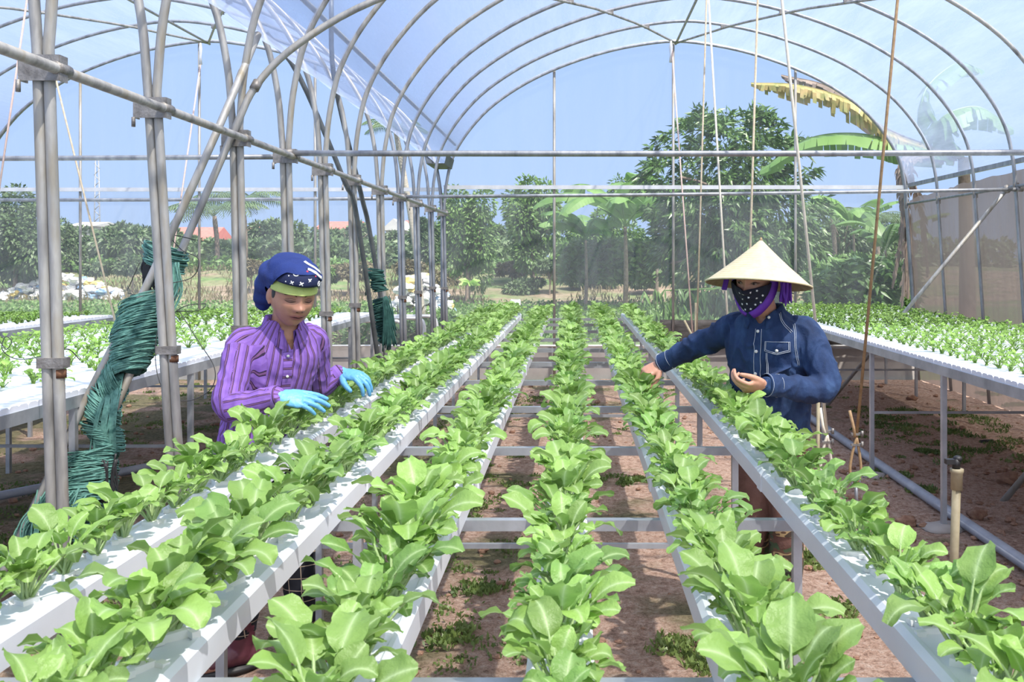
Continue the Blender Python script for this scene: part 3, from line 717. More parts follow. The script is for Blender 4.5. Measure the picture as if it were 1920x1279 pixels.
# ============================================================ SIDE BENCHES
def bench(x0, x1, y0, y1, z, legs, lab, near_sign, plants, mat, lower=True, chn=True, wlab='', slab='', seed=1, psize=.72, pitch=.14, psp=.14):
    t = thing('growing_bench', lab, 'bench', ((x0+x1)/2, (y0+y1)/2, 0))
    for x in (x0, x1):
        MB().box((x, (y0+y1)/2, z-.028), (.040, y1-y0, .056)).build('side_beam', M['box_steel'], t, smooth=False)
    for y in legs:
        for x in (x0, x1):
            MB().box((x, y, (z-.056)/2-.015), (.029, .032, z-.026)).build('leg', M['box_steel'], t, smooth=False)
        MB().box(((x0+x1)/2, y, z-.05), (x1-x0-.05, .03, .03)).build('cross_bar', M['box_steel'], t, smooth=False)
        if lower and y in legs[::2]: MB().box(((x0+x1)/2, y, z*.485), (x1-x0, .018, .018)).build('lower_bar', M['box_steel'], t, smooth=False)
    n = int((y1-y0)/pitch); L = x1-x0+.03
    m_ = MB(); pw = pitch-.005
    sec = [(-pw/2, 0), (-pw/2, .018), (-pw/2+.012, .026), (-.012, .026), (-.004,.021), (.004,.021), (.012, .026), (pw/2-.012, .026), (pw/2, .018), (pw/2, 0)]
    m_.loft([[V((x, py, pz_)) for py, pz_ in sec] for x in (-L/2, L/2)])
    me = m_.mesh('bench_channel', False); me.materials.append(M['channel'])
    vis_ = 0
    for i in range(n):
        o = bpy.data.objects.new('bench_channel', me); C.objects.link(o); o.location = ((x0+x1)/2, y0+pitch*(i+.5), z)
        yc = y0+pitch*(i+.5); xe_ = x0 if near_sign > 0 else x1
        if -5 < CX+F*xe_/yc < 1925: vis_ += 1
        tag(o, wlab+(', %s from the camera' % ORD[vis_-1] if 0 < vis_ <= 15 else ', farther back' if vis_ else ', outside the frame'), 'growing channel', wlab.replace('short white', 'short'))
    random.seed(seed); small = [plant_mesh(300+i, 10, psize, 4, 2) for i in range(6)]
    big = MB(); smesh = []; done = 0; lim = 150 if y1 > 11 else 0
    for q in small:
        q = q.mesh('leafy_seedling', att='rib'); q.materials.append(mat); smesh.append(q)
    for i in range(n):
        y = y0+pitch*(i+.5); xx = x0+(.15 if near_sign > 0 else .06)+random.uniform(0, .03)
        xe = x1-.05 if near_sign > 0 else x1-.14
        while xx < xe:
            si = random.randrange(6); s_ = small[si]; rz = random.uniform(0, 6.28); sc = random.uniform(.8, 1.15)*plants; R = Matrix.Rotation(rz, 3, 'Z')*sc; k = len(big.v)
            if done < lim and -10 < CX+F*xx/y < 1930:
                o = bpy.data.objects.new('leafy_seedling', smesh[si]); C.objects.link(o); o.location = (xx, y, z+.022); o.rotation_euler.z = rz; o.scale = (sc,)*3; done += 1
                tag(o, slab, 'seedling', slab.replace('small leafy seedling', 'seedlings')); xx += psp*random.uniform(.9, 1.1); continue
            big.v.extend([R @ v+V((xx, y+random.uniform(-.02,.02), z+.024)) for v in s_.v]); big.a.extend(s_.a)
            big.f.extend([tuple(q+k for q in f_) for f_ in s_.f]); big.mi.extend([0]*len(s_.f)); xx += psp*random.uniform(.9, 1.1)
    return big.build('leafy_seedlings', mat)
o = bench(2.21, 4.02, 3.4, 12.6, .97, [4.4, 5.8, 7.2, 8.6, 10.0, 11.4, 12.5], 'long galvanised bench frame along the right wall', 1, 1.0, M['leaf_yellow'],
          wlab='short white channel lying across the right-hand bench', slab='small leafy seedling on the near end of the right-hand bench', seed=3, psize=.60, psp=.15)
tag(o, 'carpet of small leafy seedlings on the right-hand bench', 'seedlings', kind='stuff')
o = bench(-4.25, -2.33, 3.0, 11.3, .97, [3.2, 4.52, 5.9, 7.3, 8.7, 10.1, 11.2], 'long galvanised bench frame to the left of the paired posts', -1, 1.0, M['leaf_yellow'],
          wlab='short white channel lying across the left-hand bench', slab='small leafy seedling on the near end of the left-hand bench', seed=4, psize=.70, psp=.25)
tag(o, 'scattered young seedlings on the left-hand bench', 'seedlings', kind='stuff')
o = bench(-7.2, -4.93, 7.0, 10.4, .99, [7.2, 8.8, 10.3], 'short bench frame at the far left edge', -1, .8, M['leaf_yellow'], lower=False,
          wlab='short white channel lying across the bench at the far left', seed=6, psize=.7)
tag(o, 'small seedlings on the bench at the far left', 'seedlings', kind='stuff')
# curved return pipes at the end of the left bench
for i, (x, dz) in enumerate(((-1.72, 0), (-1.86, -.02), (-2.1, -.05))):
    z = .90+dz; Y = 12.15-.1*i
    tag(MB().tube(cr([(-3.6, Y, z), (x-.25, Y, z), (x-.06, Y, z-.01), (x, Y, z-.09), (x, Y, z-.3), (x, Y, -.02)], 5), .022, 8).build('return_pipe', M['white_rail']),
        'grey-white pipe bending down behind the far paired posts, %s of three' % ['rightmost', 'middle', 'leftmost'][i], 'pipe')
tag(MB().tube(cr([(-4.3, 10.0, .55), (-3.3, 10.0, .55), (-3.05, 10.0, .60), (-3.0, 10.0, .75), (-3.0, 10.0, .96)], 5), .028, 8).build('drain_pipe', M['white_rail']), 'white drain pipe curving up to the underside of the left bench', 'pipe')
# ground pipes, riser, poles, clods
tag(MB().tube([(2.30, 2.5, .045), (2.36, 13, .04)], .034, 12).build('ground_pipe', M['pvc']), 'long grey pipe lying on the soil beside the right bench legs', 'pipe')
tag(MB().tube([(-4.6, 5.2, .04), (-2.2, 8.9, .04), (-1.9, 10.4, .04)], .03, 12).build('ground_pipe', M['pvc']), 'grey pipe lying on the soil under the left bench', 'pipe')
t = thing('water_riser', 'tan plastic water riser with a black cap standing in the soil at right', 'standpipe', (1.72, 4.4, 0))
MB().tube([(1.715, 4.4, -.02), (1.735, 4.4, .60)], .0195, 12).build('riser_pipe', M['pvc_tan'], t)
MB().tube([(1.735, 4.4, .56), (1.736, 4.4, .635), (1.736, 4.4, .64), (1.736, 4.4, .655)], [.026, .026, .030, .030], 14).build('socket', M['pvc_tan'], t)
m_ = MB(); m_.tube([(1.733, 4.4, .655), (1.733, 4.4, .70)], .018, 10); m_.box((1.70, 4.39, .69), (.04, .03, .022)); m_.sphere((1.74, 4.4, .70), (.022,.02,.015), 10, 6); m_.build('tap_cap', M['black'], t)
tag(MB().tube([(1.305, 5.2, -.02), (1.31, 5.2, 1.05)], .0095, 8).build('standing_pipe', M['pvc_tan']), 'thin upright pipe behind the left arm of the hatted worker', 'pipe')
tag(MB().tube([(1.545, 12.3, -.02), (1.55, 12.3, 1.06)], .02, 8).build('standing_stake', M['pvc_tan']), 'short tan stake standing in front of the far end wall', 'stake')
tag(MB().tube([P(1283, 601, 11.8), P(1318, 668, 11.8), P(1330, 735, 11.8)], .014, 8).build('leaning_stake', M['pvc_tan']), 'pale stick leaning in front of the far end wall behind the reaching arm', 'stake')
tag(MB().tube([P(1838, 831, 8.5), P(1862, 829, 8.5)], .026, 10).build('pipe_offcut', M['black']), 'short black pipe offcut lying on the soil under the right bench', 'pipe piece')
def blob(mb, c, r, seed, k=.35, n=9, m=6):
    def f(d):
        q = 1+k*noise.noise(d*1.7+V((seed, seed*.7, 0))); return V((d.x*r[0]*q, d.y*r[1]*q, d.z*r[2]*q))
    mb.sphere(c, r, n, m, f=f)
random.seed(21); m_ = MB()
for i in range(1500):
    x = random.uniform(-5, 4.4); y = random.uniform(2.8, 12.7)
    if random.random() < .35: x = random.uniform(1.2, 4.3); y = random.uniform(4.0, 8)
    r = random.choice([.008, .012, .016, .022, .03])*random.uniform(.7, 1.2); blob(m_, (x, y, gz(x, y)+r*.3), (r, r*random.uniform(.7, 1.2), r*.6), i, .5, 6, 4)
tag(m_.build('soil_crumbs', M['clod'], smooth=False), 'crumbs and small clods of dry red soil', 'soil', kind='stuff')
clods = [(1890, 905, 'largest clod at the right edge of the soil'), (1710, 750, 'pale stone under the right bench near the first leg'), (1832, 970, 'clod beside the tan water riser'), (1560, 990, 'small clod near the ground pipe'), (1700, 985, 'clod between ground pipe and water riser')]
for i, (u, v, lab) in enumerate(clods):
    Y = H*F/(v-CY); m_ = MB(); r = .045 if i else .07; blob(m_, ((u-CX)*Y/F, Y, .02), (r*1.3, r, r*.8), i*3.1, .6, 14, 9)
    tag(m_.build('soil_clod', M['clod']), lab, 'clod')
# concrete pads under legs on the right
for y in (5.8, 7.2):
    m_ = MB(); blob(m_, (2.2, y, .0), (.13, .11, .03), y, .4, 16, 8); tag(m_.build('concrete_pad', M['curb']), 'flat concrete footing at the foot of the %s bench leg on the right' % ('nearer' if y < 6 else 'farther'), 'footing')
# weeds
def weed(mb, x, y, r, n, h):
    for i in range(n):
        a = random.uniform(0, 6.28); q = r*math.sqrt(random.random()); p = V((x+q*math.cos(a), y+q*math.sin(a), gz(x, y)))
        leafw = random.uniform(.004, .011); L = random.uniform(.5, 1)*h*.85; d = V((random.uniform(-1,1), random.uniform(-1,1), random.uniform(.3, 1.3))).normalized()
        s_ = d.cross(V((random.uniform(-1,1), random.uniform(-1,1), .2))).normalized()*leafw
        mb.add([p, p+d*L*.5+s_, p+d*L, p+d*L*.5-s_], [(0,1,2,3)])
random.seed(33); m_ = MB()
def wden(x, y): return noise.noise(V((x*.9, y*.9, 11)))+(.25 if x < 0 else -.12)
for i in range(1900):
    x, y = random.uniform(-5.2, 4.3), random.uniform(2.6, 12.6)
    if wden(x, y) > random.uniform(-.05, .5): weed(m_, x, y, random.uniform(.03, .12), random.randint(16, 56), random.uniform(.02, .045))
for u, v in ((1190, 905), (1400, 985), (1500, 1055), (1680, 890), (1760, 850), (1560, 1150), (1280, 1210), (1130, 900), (1790, 690), (1900, 760), (1850, 740), (1250, 800), (1720, 920), (900, 1100), (860, 1200), (820, 1000), (880, 950), (1320, 1260)):
    Y = H*F/(v-CY)
    for q in range(6): weed(m_, (u-CX)*Y/F+random.uniform(-.1, .1), Y+random.uniform(-.1, .1), .07, 60, .05)
tag(m_.build('ground_weeds', M['weed'], smooth=False), 'low green weeds growing on the soil floor', 'weeds', kind='stuff')
m_ = MB()
for i in range(60): weed(m_, random.uniform(2.9, 4.4), random.uniform(7, 10.5), .12, 70, .05)
for i in range(40): weed(m_, random.uniform(-4.3, -1.9), random.uniform(3.8, 7), .16, 80, .045)
tag(m_.build('grass_tufts', M['weed'], smooth=False), 'taller grass tufts under the side benches', 'grass', kind='stuff')
# ============================================================ OUTSIDE: trees, bananas, palms, houses
def lf(mb, p, d, L, W, n=None):
    """one folded leaf: base p, direction d"""
    s_ = d.cross(n if n is not None else V((random.uniform(-1,1), random.uniform(-1,1), random.uniform(-1,1))))
    s_ = s_.normalized()*W/2 if s_.length > 1e-5 else V((W/2,0,0))
    dr = V((0,0,-.12*L)); m = p+d*L*.45
    mb.add([p, m+s_, p+d*L+dr, m-s_, m+V((0,0,.12*W))], [(0,1,4),(1,2,4),(4,2,3),(0,4,3)])
def crown(mb, c, r, n, L, W, nb=14, droop=.4, seed=0, hang=0, flat=.25, inner=.45):
    random.seed(seed); bl = []
    for i in range(nb):
        d = V((random.gauss(0,1), random.gauss(0,1), random.gauss(0,1))).normalized(); q = random.uniform(.35, .80)
        bl.append((V((c[0]+d.x*r[0]*q, c[1]+d.y*r[1]*q, c[2]+d.z*r[2]*q)), random.uniform(.26, .46)))
    bl.append((V(c), .5))
    for i in range(n):
        b, k = random.choice(bl)
        d = V((random.gauss(0,1), random.gauss(0,1), random.gauss(0,1))).normalized(); q = random.uniform(inner, 1)**.5
        p = b+V((d.x*r[0]*k*q, d.y*r[1]*k*q, d.z*r[2]*k*q))
        dd = (d+V((random.uniform(-.6,.6), random.uniform(-.6,.6), random.uniform(-.6,.6)-droop))).normalized()
        lf(mb, p, dd, L*random.uniform(.7, 1.25), W*random.uniform(.7, 1.2))
def tree(name, lab, cat, base, c, r, n, L, W, mat, tr=.12, group=None, seed=0, droop=.4, nb=14, trunk_mat='bark'):
    base = V(base); t = thing(name, lab, cat, base, group)
    m_ = MB(); crown(m_, c, r, n, L, W, nb, droop, seed); m_.build('foliage', M[mat], t, smooth=False)
    m_ = MB(); cc = V(c); m_.tube(cr([base-V((0,0,.2)), base*.6+cc*.4+V((.1*r[0]*random.uniform(-1,1), 0, 0)), cc], 4), [tr, tr*.95, tr*.9, tr*.85, tr*.75, tr*.65, tr*.5, tr*.4, tr*.3], 8)
    for i in range(5):
        a = random.uniform(0, 6.28); e = cc+V((math.cos(a)*r[0]*.6, math.sin(a)*r[1]*.6, random.uniform(-.2, .6)*r[2])); s0 = base*.45+cc*.55
        m_.tube([s0, (s0+e)/2+V((0,0,.1)), e], [tr*.5, tr*.35, tr*.15], 6)
    m_.build('trunk', M[trunk_mat], t)
    return t
def px(u, v, Y): return P(u, v, Y)
# mango tree just outside the end wall
Y = 19.5; t = thing('mango_tree', 'big dark mango tree with drooping leaves standing behind the hatted worker', 'tree', (P(1375, 488, Y).x, Y, 0))
m_ = MB()
random.seed(50); k_ = Y/F
tips = []
for i in range(330):
    a = random.uniform(0, 6.28); h = random.uniform(-1, 1); rr = math.sqrt(max(0, 1-h*h*.82))*random.uniform(.55, 1)
    uu = 1365+175*rr*math.cos(a)+(12 if h < 0 else 0); vv = 395-185*h*.98; yy = Y+1.75*rr*math.sin(a)
    if h < -.5: uu = 1360+(uu-1365)*.95
    tips.append(P(uu, vv, Y)+V((0, yy-Y, 0)))
for p in tips:
    ax = (p-V((P(1375,488,Y).x, Y, 2.0))).normalized()
    for j in range(34):
        a = random.uniform(0, 6.28); e = random.uniform(.2, 1.35)
        s0 = ax.orthogonal().normalized(); s1 = ax.cross(s0); d = (ax*math.cos(e)+(s0*math.cos(a)+s1*math.sin(a))*math.sin(e)+V((0,0,-.55))).normalized()
        lf(m_, p+V((random.uniform(-.12,.12), random.uniform(-.12,.12), random.uniform(-.1,.1))), d, random.uniform(.16, .27), .055)
crown(m_, P(1375, 400, Y), (1.45, 1.3, 1.6), 5200, .24, .06, 20, .7, 4)
m_.build('foliage', M['mango'], t, smooth=False)
m_ = MB(); b0 = V((P(1375,488,Y).x, Y, -.2)); m_.tube(cr([b0, b0+V((.05,0,1)), b0+V((-.1,0,2)), b0+V((0,0,3.6))], 4), crr([.15,.13,.10,.04], 4), 10)
for i in range(16):
    a = i*2.4; s0 = b0+V((0,0,1.0+i*.16)); e = s0+V((math.cos(a)*1.3, math.sin(a)*1.1, .5-.4*(i % 3))); m_.tube(cr([s0, (s0+e)/2+V((0,0,.12)), e], 3), .03, 6)
m_.build('trunk', M['bark'], t)
# hanging low branch of the mango at its left foot
m_ = MB(); random.seed(9)
for i in range(60):
    p = P(random.uniform(1205, 1330), random.uniform(540, 592), 17.2)
    for j in range(3): lf(m_, p, V((random.uniform(-.6,.6), random.uniform(-.4,.4), -1)).normalized(), .24, .06)
for u in (1230, 1270, 1310): m_.tube([P(1350, 540, 17.8), P(u+15, 545, 17.4), P(u, 562, 17.2)], .012, 5)
m_.build('low_branch', M['mango'], t, smooth=False)
# leafy trees seen through the centre of the end wall
def scr_tree(name, lab, cat, u, vt, vb, hw, Y, n, L, W, mat, seed, group=None, base_z=None, nb=14, droop=.4, tr=.1, dr=.8):
    top, bot = P(u, vt, Y), P(u, vb, Y); bz = oz(top.x, Y) if base_z is None else base_z
    c = (top+bot)/2; r = (hw*Y/F, hw*Y/F*dr, (top.z-bot.z)/2)
    return tree(name, lab, cat, (c.x, Y, bz), c, r, n, L, W, mat, tr, group, seed, droop, nb)
scr_tree('leafy_tree', 'leafy green tree left of the centre upright, just right of the paired posts', 'tree', 876, 350, 545, 66, 36, 9000, .20, .09, 'tree_mid', 11, nb=26)
scr_tree('leafy_tree', 'leafy green tree directly behind the left upright of the end wall', 'tree', 1000, 330, 500, 62, 40, 8000, .22, .10, 'tree_mid', 12, nb=24)
scr_tree('slender_tree', 'slender tree top poking up left of the big mango tree', 'tree', 1168, 320, 430, 30, 46, 1600, .24, .09, 'tree_mid', 13)
scr_tree('leafy_tree', 'low dark tree between the centre upright and the banana plants', 'tree', 1120, 385, 520, 85, 42, 8000, .20, .10, 'tree_mid', 14)
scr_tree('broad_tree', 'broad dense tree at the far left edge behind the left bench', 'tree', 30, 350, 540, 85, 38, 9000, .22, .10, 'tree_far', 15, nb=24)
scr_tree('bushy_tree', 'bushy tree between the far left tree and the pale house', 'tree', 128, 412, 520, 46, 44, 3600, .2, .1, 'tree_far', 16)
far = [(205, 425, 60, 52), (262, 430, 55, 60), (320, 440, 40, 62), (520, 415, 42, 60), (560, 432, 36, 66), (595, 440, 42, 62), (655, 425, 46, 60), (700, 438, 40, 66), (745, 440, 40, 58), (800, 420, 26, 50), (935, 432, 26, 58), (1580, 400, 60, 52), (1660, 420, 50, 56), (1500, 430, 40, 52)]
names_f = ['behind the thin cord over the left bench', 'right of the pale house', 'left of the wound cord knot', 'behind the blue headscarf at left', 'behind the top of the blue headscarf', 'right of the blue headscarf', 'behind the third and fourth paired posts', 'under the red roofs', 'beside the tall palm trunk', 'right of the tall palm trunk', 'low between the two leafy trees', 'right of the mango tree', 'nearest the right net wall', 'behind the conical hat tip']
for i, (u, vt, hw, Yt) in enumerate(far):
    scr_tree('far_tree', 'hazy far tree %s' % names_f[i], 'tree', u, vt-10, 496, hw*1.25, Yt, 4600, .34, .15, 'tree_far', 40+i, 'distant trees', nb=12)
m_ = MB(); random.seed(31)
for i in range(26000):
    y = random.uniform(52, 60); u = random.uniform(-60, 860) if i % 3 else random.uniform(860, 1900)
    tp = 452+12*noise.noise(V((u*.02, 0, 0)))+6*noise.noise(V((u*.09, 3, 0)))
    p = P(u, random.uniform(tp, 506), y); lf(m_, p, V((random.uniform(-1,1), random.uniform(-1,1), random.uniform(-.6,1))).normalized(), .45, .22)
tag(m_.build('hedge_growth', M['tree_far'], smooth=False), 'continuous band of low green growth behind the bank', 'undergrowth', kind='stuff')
m_ = MB()
for i in range(9000):
    y = random.uniform(43, 47); u = random.uniform(840, 1260) if i % 2 else random.uniform(-40, 700)
    p = P(u, random.uniform(488+14*noise.noise(V((u*.03, 7, 0))), 522), y); lf(m_, p, V((random.uniform(-1,1), random.uniform(-1,1), random.uniform(-.6,1))).normalized(), .3, .13)
for i in range(9000):
    y = random.uniform(33, 36); u = random.uniform(1050, 1270); p = P(u, random.uniform(452+14*noise.noise(V((u*.03, 9, 0))), 528), y); lf(m_, p, V((random.uniform(-1,1), random.uniform(-1,1), random.uniform(-.6,1))).normalized(), .3, .11)
tag(m_.build('bank_growth', M['tree_mid'], smooth=False), 'green weeds and scrub along the top of the bank', 'undergrowth', kind='stuff')
# palms
def frond(mb, p0, az, e0, e1, L, lw, n=22, mb2=None, hang=.5):
    d2 = V((math.cos(az), math.sin(az), 0)); p = V(p0); side = V((-math.sin(az), math.cos(az), 0)); pts = [p.copy()]
    for i in range(n):
        t = i/(n-1); e = e0+(e1-e0)*t; d = d2*math.cos(e)+V((0,0,1))*math.sin(e); p = p+d*L/n; pts.append(p.copy())
        if t > .12:
            for s_ in (-1, 1):
                q = (side*s_*.9+d*.5+V((0,0,-hang))).normalized(); lf(mb, p, q, lw*math.sin(PI*(.15+.8*t))*random.uniform(.85, 1.1), lw*.085, V((0,0,1)))
    mb.tube(pts, .018, 4)
def palm(lab, u, vt, Y, H0, nfr, L, mat, tr=.12, seed=0, trunk='bark_pale', name='palm_tree', cap=None):
    random.seed(seed); top = P(u, vt, Y); base = V((top.x+H0, Y, oz(top.x, Y)-.1)); t = thing(name, lab, 'palm tree', base)
    MB().tube(cr([base, (base+top)/2+V((.08,0,0)), top], 5), [tr*1.15]+[tr]*9+[tr*.8], 10).build('trunk', M[trunk], t)
    for i in range(nfr):
        m_ = MB(); az = i*2.399+seed; frond(m_, top, az, random.uniform(.5, 1.2), random.uniform(-1.1, -.5), L*random.uniform(.85, 1.1), L*.34, 20); m_.build('frond', M[mat], t, smooth=False)
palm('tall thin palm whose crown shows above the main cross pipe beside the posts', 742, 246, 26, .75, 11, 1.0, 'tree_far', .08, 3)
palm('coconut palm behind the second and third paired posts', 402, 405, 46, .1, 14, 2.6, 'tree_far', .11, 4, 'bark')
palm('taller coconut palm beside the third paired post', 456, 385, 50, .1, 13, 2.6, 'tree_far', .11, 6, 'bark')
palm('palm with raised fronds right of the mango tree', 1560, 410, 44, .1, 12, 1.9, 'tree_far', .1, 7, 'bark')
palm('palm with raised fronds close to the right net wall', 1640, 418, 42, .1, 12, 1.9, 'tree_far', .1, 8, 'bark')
# bananas
def bleaf(t, p0, az, e0, e1, L, W, mat, torn=.5, seed=0, n=26, name='leaf', tip=None):
    random.seed(seed); d2 = V((math.cos(az), math.sin(az), 0)); side = V((-math.sin(az), math.cos(az), 0)); p = V(p0); m_ = MB(); pts = [p.copy()]; D = []
    for i in range(n):
        q = i/(n-1); e = e0+(e1-e0)*q**1.2; d = d2*math.cos(e)+V((0,0,1))*math.sin(e); p = p+d*L/n; pts.append(p.copy()); D.append(d)
    m_.tube(pts, crr([.022*W/.4, .016*W/.4, .010*W/.4, .004], n//3)[:n+1] if False else [.024*W/.45*(1-.8*i/n) for i in range(n+1)], 5, att=1)
    for s_ in (-1, 1):
        gap = 0; drop = .3
        for i in range(3, n):
            if random.random() < torn: gap = random.uniform(.04, .22); drop = random.uniform(.15, 1.1)*(.5+torn)
            q0, q1 = i/n, (i+1)/n
            w0 = W*(math.sin(PI*min(1, max(0, (q0-.1)/.92)))**.55+.02); w1 = W*(math.sin(PI*min(1, max(0, (q1-.1)/.92)))**.55+.02)
            a, b = pts[i], pts[i+1]; dn = V((0,0,-1))
            def edge(c, w_, dd): return c+(side*s_*math.cos(dd)+dn*math.sin(dd)+D[min(i,n-1)]*.25)*w_
            def mid(c, w_, dd): return c+(side*s_*math.cos(dd*.45)+dn*math.sin(dd*.45)+D[min(i,n-1)]*.12)*w_*.5
            g = V((0,0,0)) if gap == 0 else D[min(i,n-1)]*gap*W*.25
            m_.add([a+g*.2, b, mid(b, w1, drop), mid(a, w0, drop)+g*.5, edge(b, w1, drop), edge(a, w0, drop)+g], [(0,1,2,3), (3,2,4,5)]); gap = 0
    return m_.build(name, M[mat], t, smooth=False, att='rib')
def stemtube(t, a, b, r, mat='bark', name='stem'):
    MB().tube(cr([a, (V(a)+V(b))/2+V((.03,0,0)), b], 4), crr([r, r*.85, r*.6], 4), 10).build(name, M[mat], t)
# big banana right outside the gable corner
B = V((5.75, 14.2, 0)); t = thing('banana_plant', 'tall banana plant outside the right end corner with a torn yellowing leaf arching over', 'banana plant', B)
stemtube(t, B-V((0,0,.1)), B+V((-.05, 0, 3.1)), .13)
def arcleaf(t, pts, W, mat, torn, seed, dropmin=.9, name='leaf', lay=1.0):
    """leaf along a given midrib; the blade hangs down on both sides"""
    random.seed(seed); pts = cr(pts, 14 if torn > .7 else 8); n = len(pts)-1; m_ = MB()
    m_.tube(pts, [.022*(1-.8*i/n) for i in range(n+1)], 5, att=1)
    for s_ in (-1, 1):
        drop = dropmin; Lx = 1
        for i in range(2, n):
            if random.random() < torn: drop = dropmin+random.uniform(-.35, .35); Lx = random.uniform(.6, 1.15) if torn > .7 else random.uniform(.85, 1.05)
            q0, q1 = i/n, (i+1)/n; a, b = pts[i], pts[i+1]; d = (b-a).normalized(); sd = d.cross(V((.15,.35,1)) if abs(d.z) > .7 else V((0,0,1))).normalized()*s_
            w0 = W*Lx*(math.sin(PI*min(1, (q0*.93+.05)))**.5); w1 = W*Lx*(math.sin(PI*min(1, (q1*.93+.05)))**.5)
            e = lambda c, w_, k: c+(sd*math.cos(drop*k)+V((0,0,-1))*math.sin(drop*k))*w_
            sh = d*random.uniform(-.02, .02)
            m_.add([a, b, e(b, w1*.5, .6), e(a, w0*.5, .6), e(b, w1, 1)+sh, e(a, w0, 1)+sh], [(0,1,2,3), (3,2,4,5)], [1,1,0,0,0,0])
    return m_.build(name, M[mat], t, smooth=False, att='rib')
top = B+V((-.05, 0, 3.1))
arcleaf(t, [top, P(1672, 250, 14), P(1600, 192, 14.2), P(1500, 160, 14.3), P(1408, 155, 14.4)], .30, 'banana_y', .8, 1, 1.25, 'yellow_leaf')
arcleaf(t, [top, P(1690, 268, 14), P(1600, 250, 14.3), P(1510, 262, 14.5), P(1425, 320, 14.7)], .42, 'banana', .3, 2, .9)
arcleaf(t, [top, P(1660, 240, 14.6), P(1560, 165, 15.4), P(1465, 140, 15.8)], .25, 'banana_dead', .9, 3, 1.3, 'dead_leaf')
arcleaf(t, [top, P(1760, 230, 13.9), P(1830, 200, 13.9), P(1900, 240, 13.8)], .4, 'banana', .4, 4, .9)
arcleaf(t, [top, P(1730, 190, 14.3), P(1790, 120, 14.6), P(1840, 130, 14.8)], .35, 'banana', .4, 5, .8)
for i, (u0, u1, v1, Yq) in enumerate(((1695, 1688, 470, 13.7), (1700, 1702, 560, 13.6), (1705, 1672, 540, 13.8), (1690, 1718, 600, 13.65), (1712, 1740, 520, 13.6), (1700, 1690, 585, 13.75))):
    arcleaf(t, [top, P(u0, 300, Yq), P((u0+u1)/2+5, (300+v1)/2, Yq), P(u1, v1, Yq)], .11, 'banana_dead', .8, 10+i, 1.0, 'dead_leaf')
# bananas with orange flower in the middle distance
for (u, vb, vt, Y, lab, nl, sd, sc) in ((1172, 505, 425, 30, 'banana plant with an orange dead bract in front of the mango tree', 11, 21, 1.75), (1098, 505, 450, 32, 'smaller pale banana plant right of the centre-left upright', 9, 22, 1.3), (1230, 500, 430, 33, 'banana plant half hidden behind the left side of the mango tree', 9, 23, 1.5),
                                (1600, 520, 430, 26, 'dark banana clump right of the conical hat', 8, 24, 1.0), (1660, 540, 470, 22, 'dark shaded banana plant beside the dead hanging leaves', 8, 25, .9), (1535, 575, 520, 21, 'low dark banana plant just right of the hat', 7, 26, .8)):
    b = P(u, vb, Y); b.z = oz(b.x, Y)-.1; tp = P(u, vt, Y); t = thing('banana_plant', lab, 'banana plant', b); stemtube(t, b, tp, .05*sc)
    random.seed(sd)
    for i in range(nl):
        bleaf(t, tp, i*2.4+sd, random.uniform(.75, 1.35), random.uniform(-.9, .1), random.uniform(1.3, 2.0)*sc, .28*sc, 'banana' if u != 1535 and u != 1660 else 'tree_mid', .3, sd*10+i)
    if u == 1168:
        for i in range(5): bleaf(t, tp+V((0,0,-.1)), i*1.3, -.9, -1.5, .7, .12, 'banana_y', .6, 70+i, name='dead_leaf')
# shrubs on the bank and at its foot
random.seed(77)
shr = [(60, 540, 'at the far left foot of the bank'), (180, 500, 'above the rubbish heap on the left'), (245, 495, 'just left of the first two posts'), (470, 500, 'left of the headscarf'), (540, 505, 'behind the headscarf'), (600, 520, 'right of the headscarf on the bank'), (655, 510, 'behind the hanging dark net'),
       (760, 500, 'under the palm trunk'), (830, 520, 'left of the small papaya'), (960, 505, 'between the two leafy trees'), (1030, 500, 'beside the centre-left upright'), (1080, 520, 'on the slope below the banana plants'), (1130, 525, 'in the middle of the slope'), (1210, 530, 'at the left foot of the mango tree'),
       (1540, 520, 'right of the hat brim'), (1590, 500, 'in bright scrub right of the hat'), (1640, 500, 'in bright scrub near the net wall'), (985, 540, 'low on the bare slope')]
for i, (u, v, lab) in enumerate(shr):
    Y = random.uniform(38, 43) if u < 1500 else random.uniform(24, 28); hw = random.uniform(22, 38)
    scr_tree('shrub', 'scrubby bush %s' % lab, 'bush', u, v-hw*.6, v+hw*.5, hw*1.3, Y, 2200, .18, .08, random.choice(['tree_mid', 'tree_far', 'dry']) if u < 1500 else 'tree_mid', 90+i, 'bushes on the bank', nb=8, tr=.04)
t = thing('papaya_seedling', 'small bright papaya seedling at the foot of the bank', 'plant', P(880, 548, 34)); 
m_ = MB()
for i in range(14): lf(m_, P(880, 530, 34), V((math.cos(i*2.4), math.sin(i*2.4), random.uniform(-.2,.5))).normalized(), .42, .22)
m_.build('foliage', M['leaf'], t, smooth=False); MB().tube([P(880, 562, 34), P(880, 530, 34)], .03, 6).build('stem', M['bark'], t)
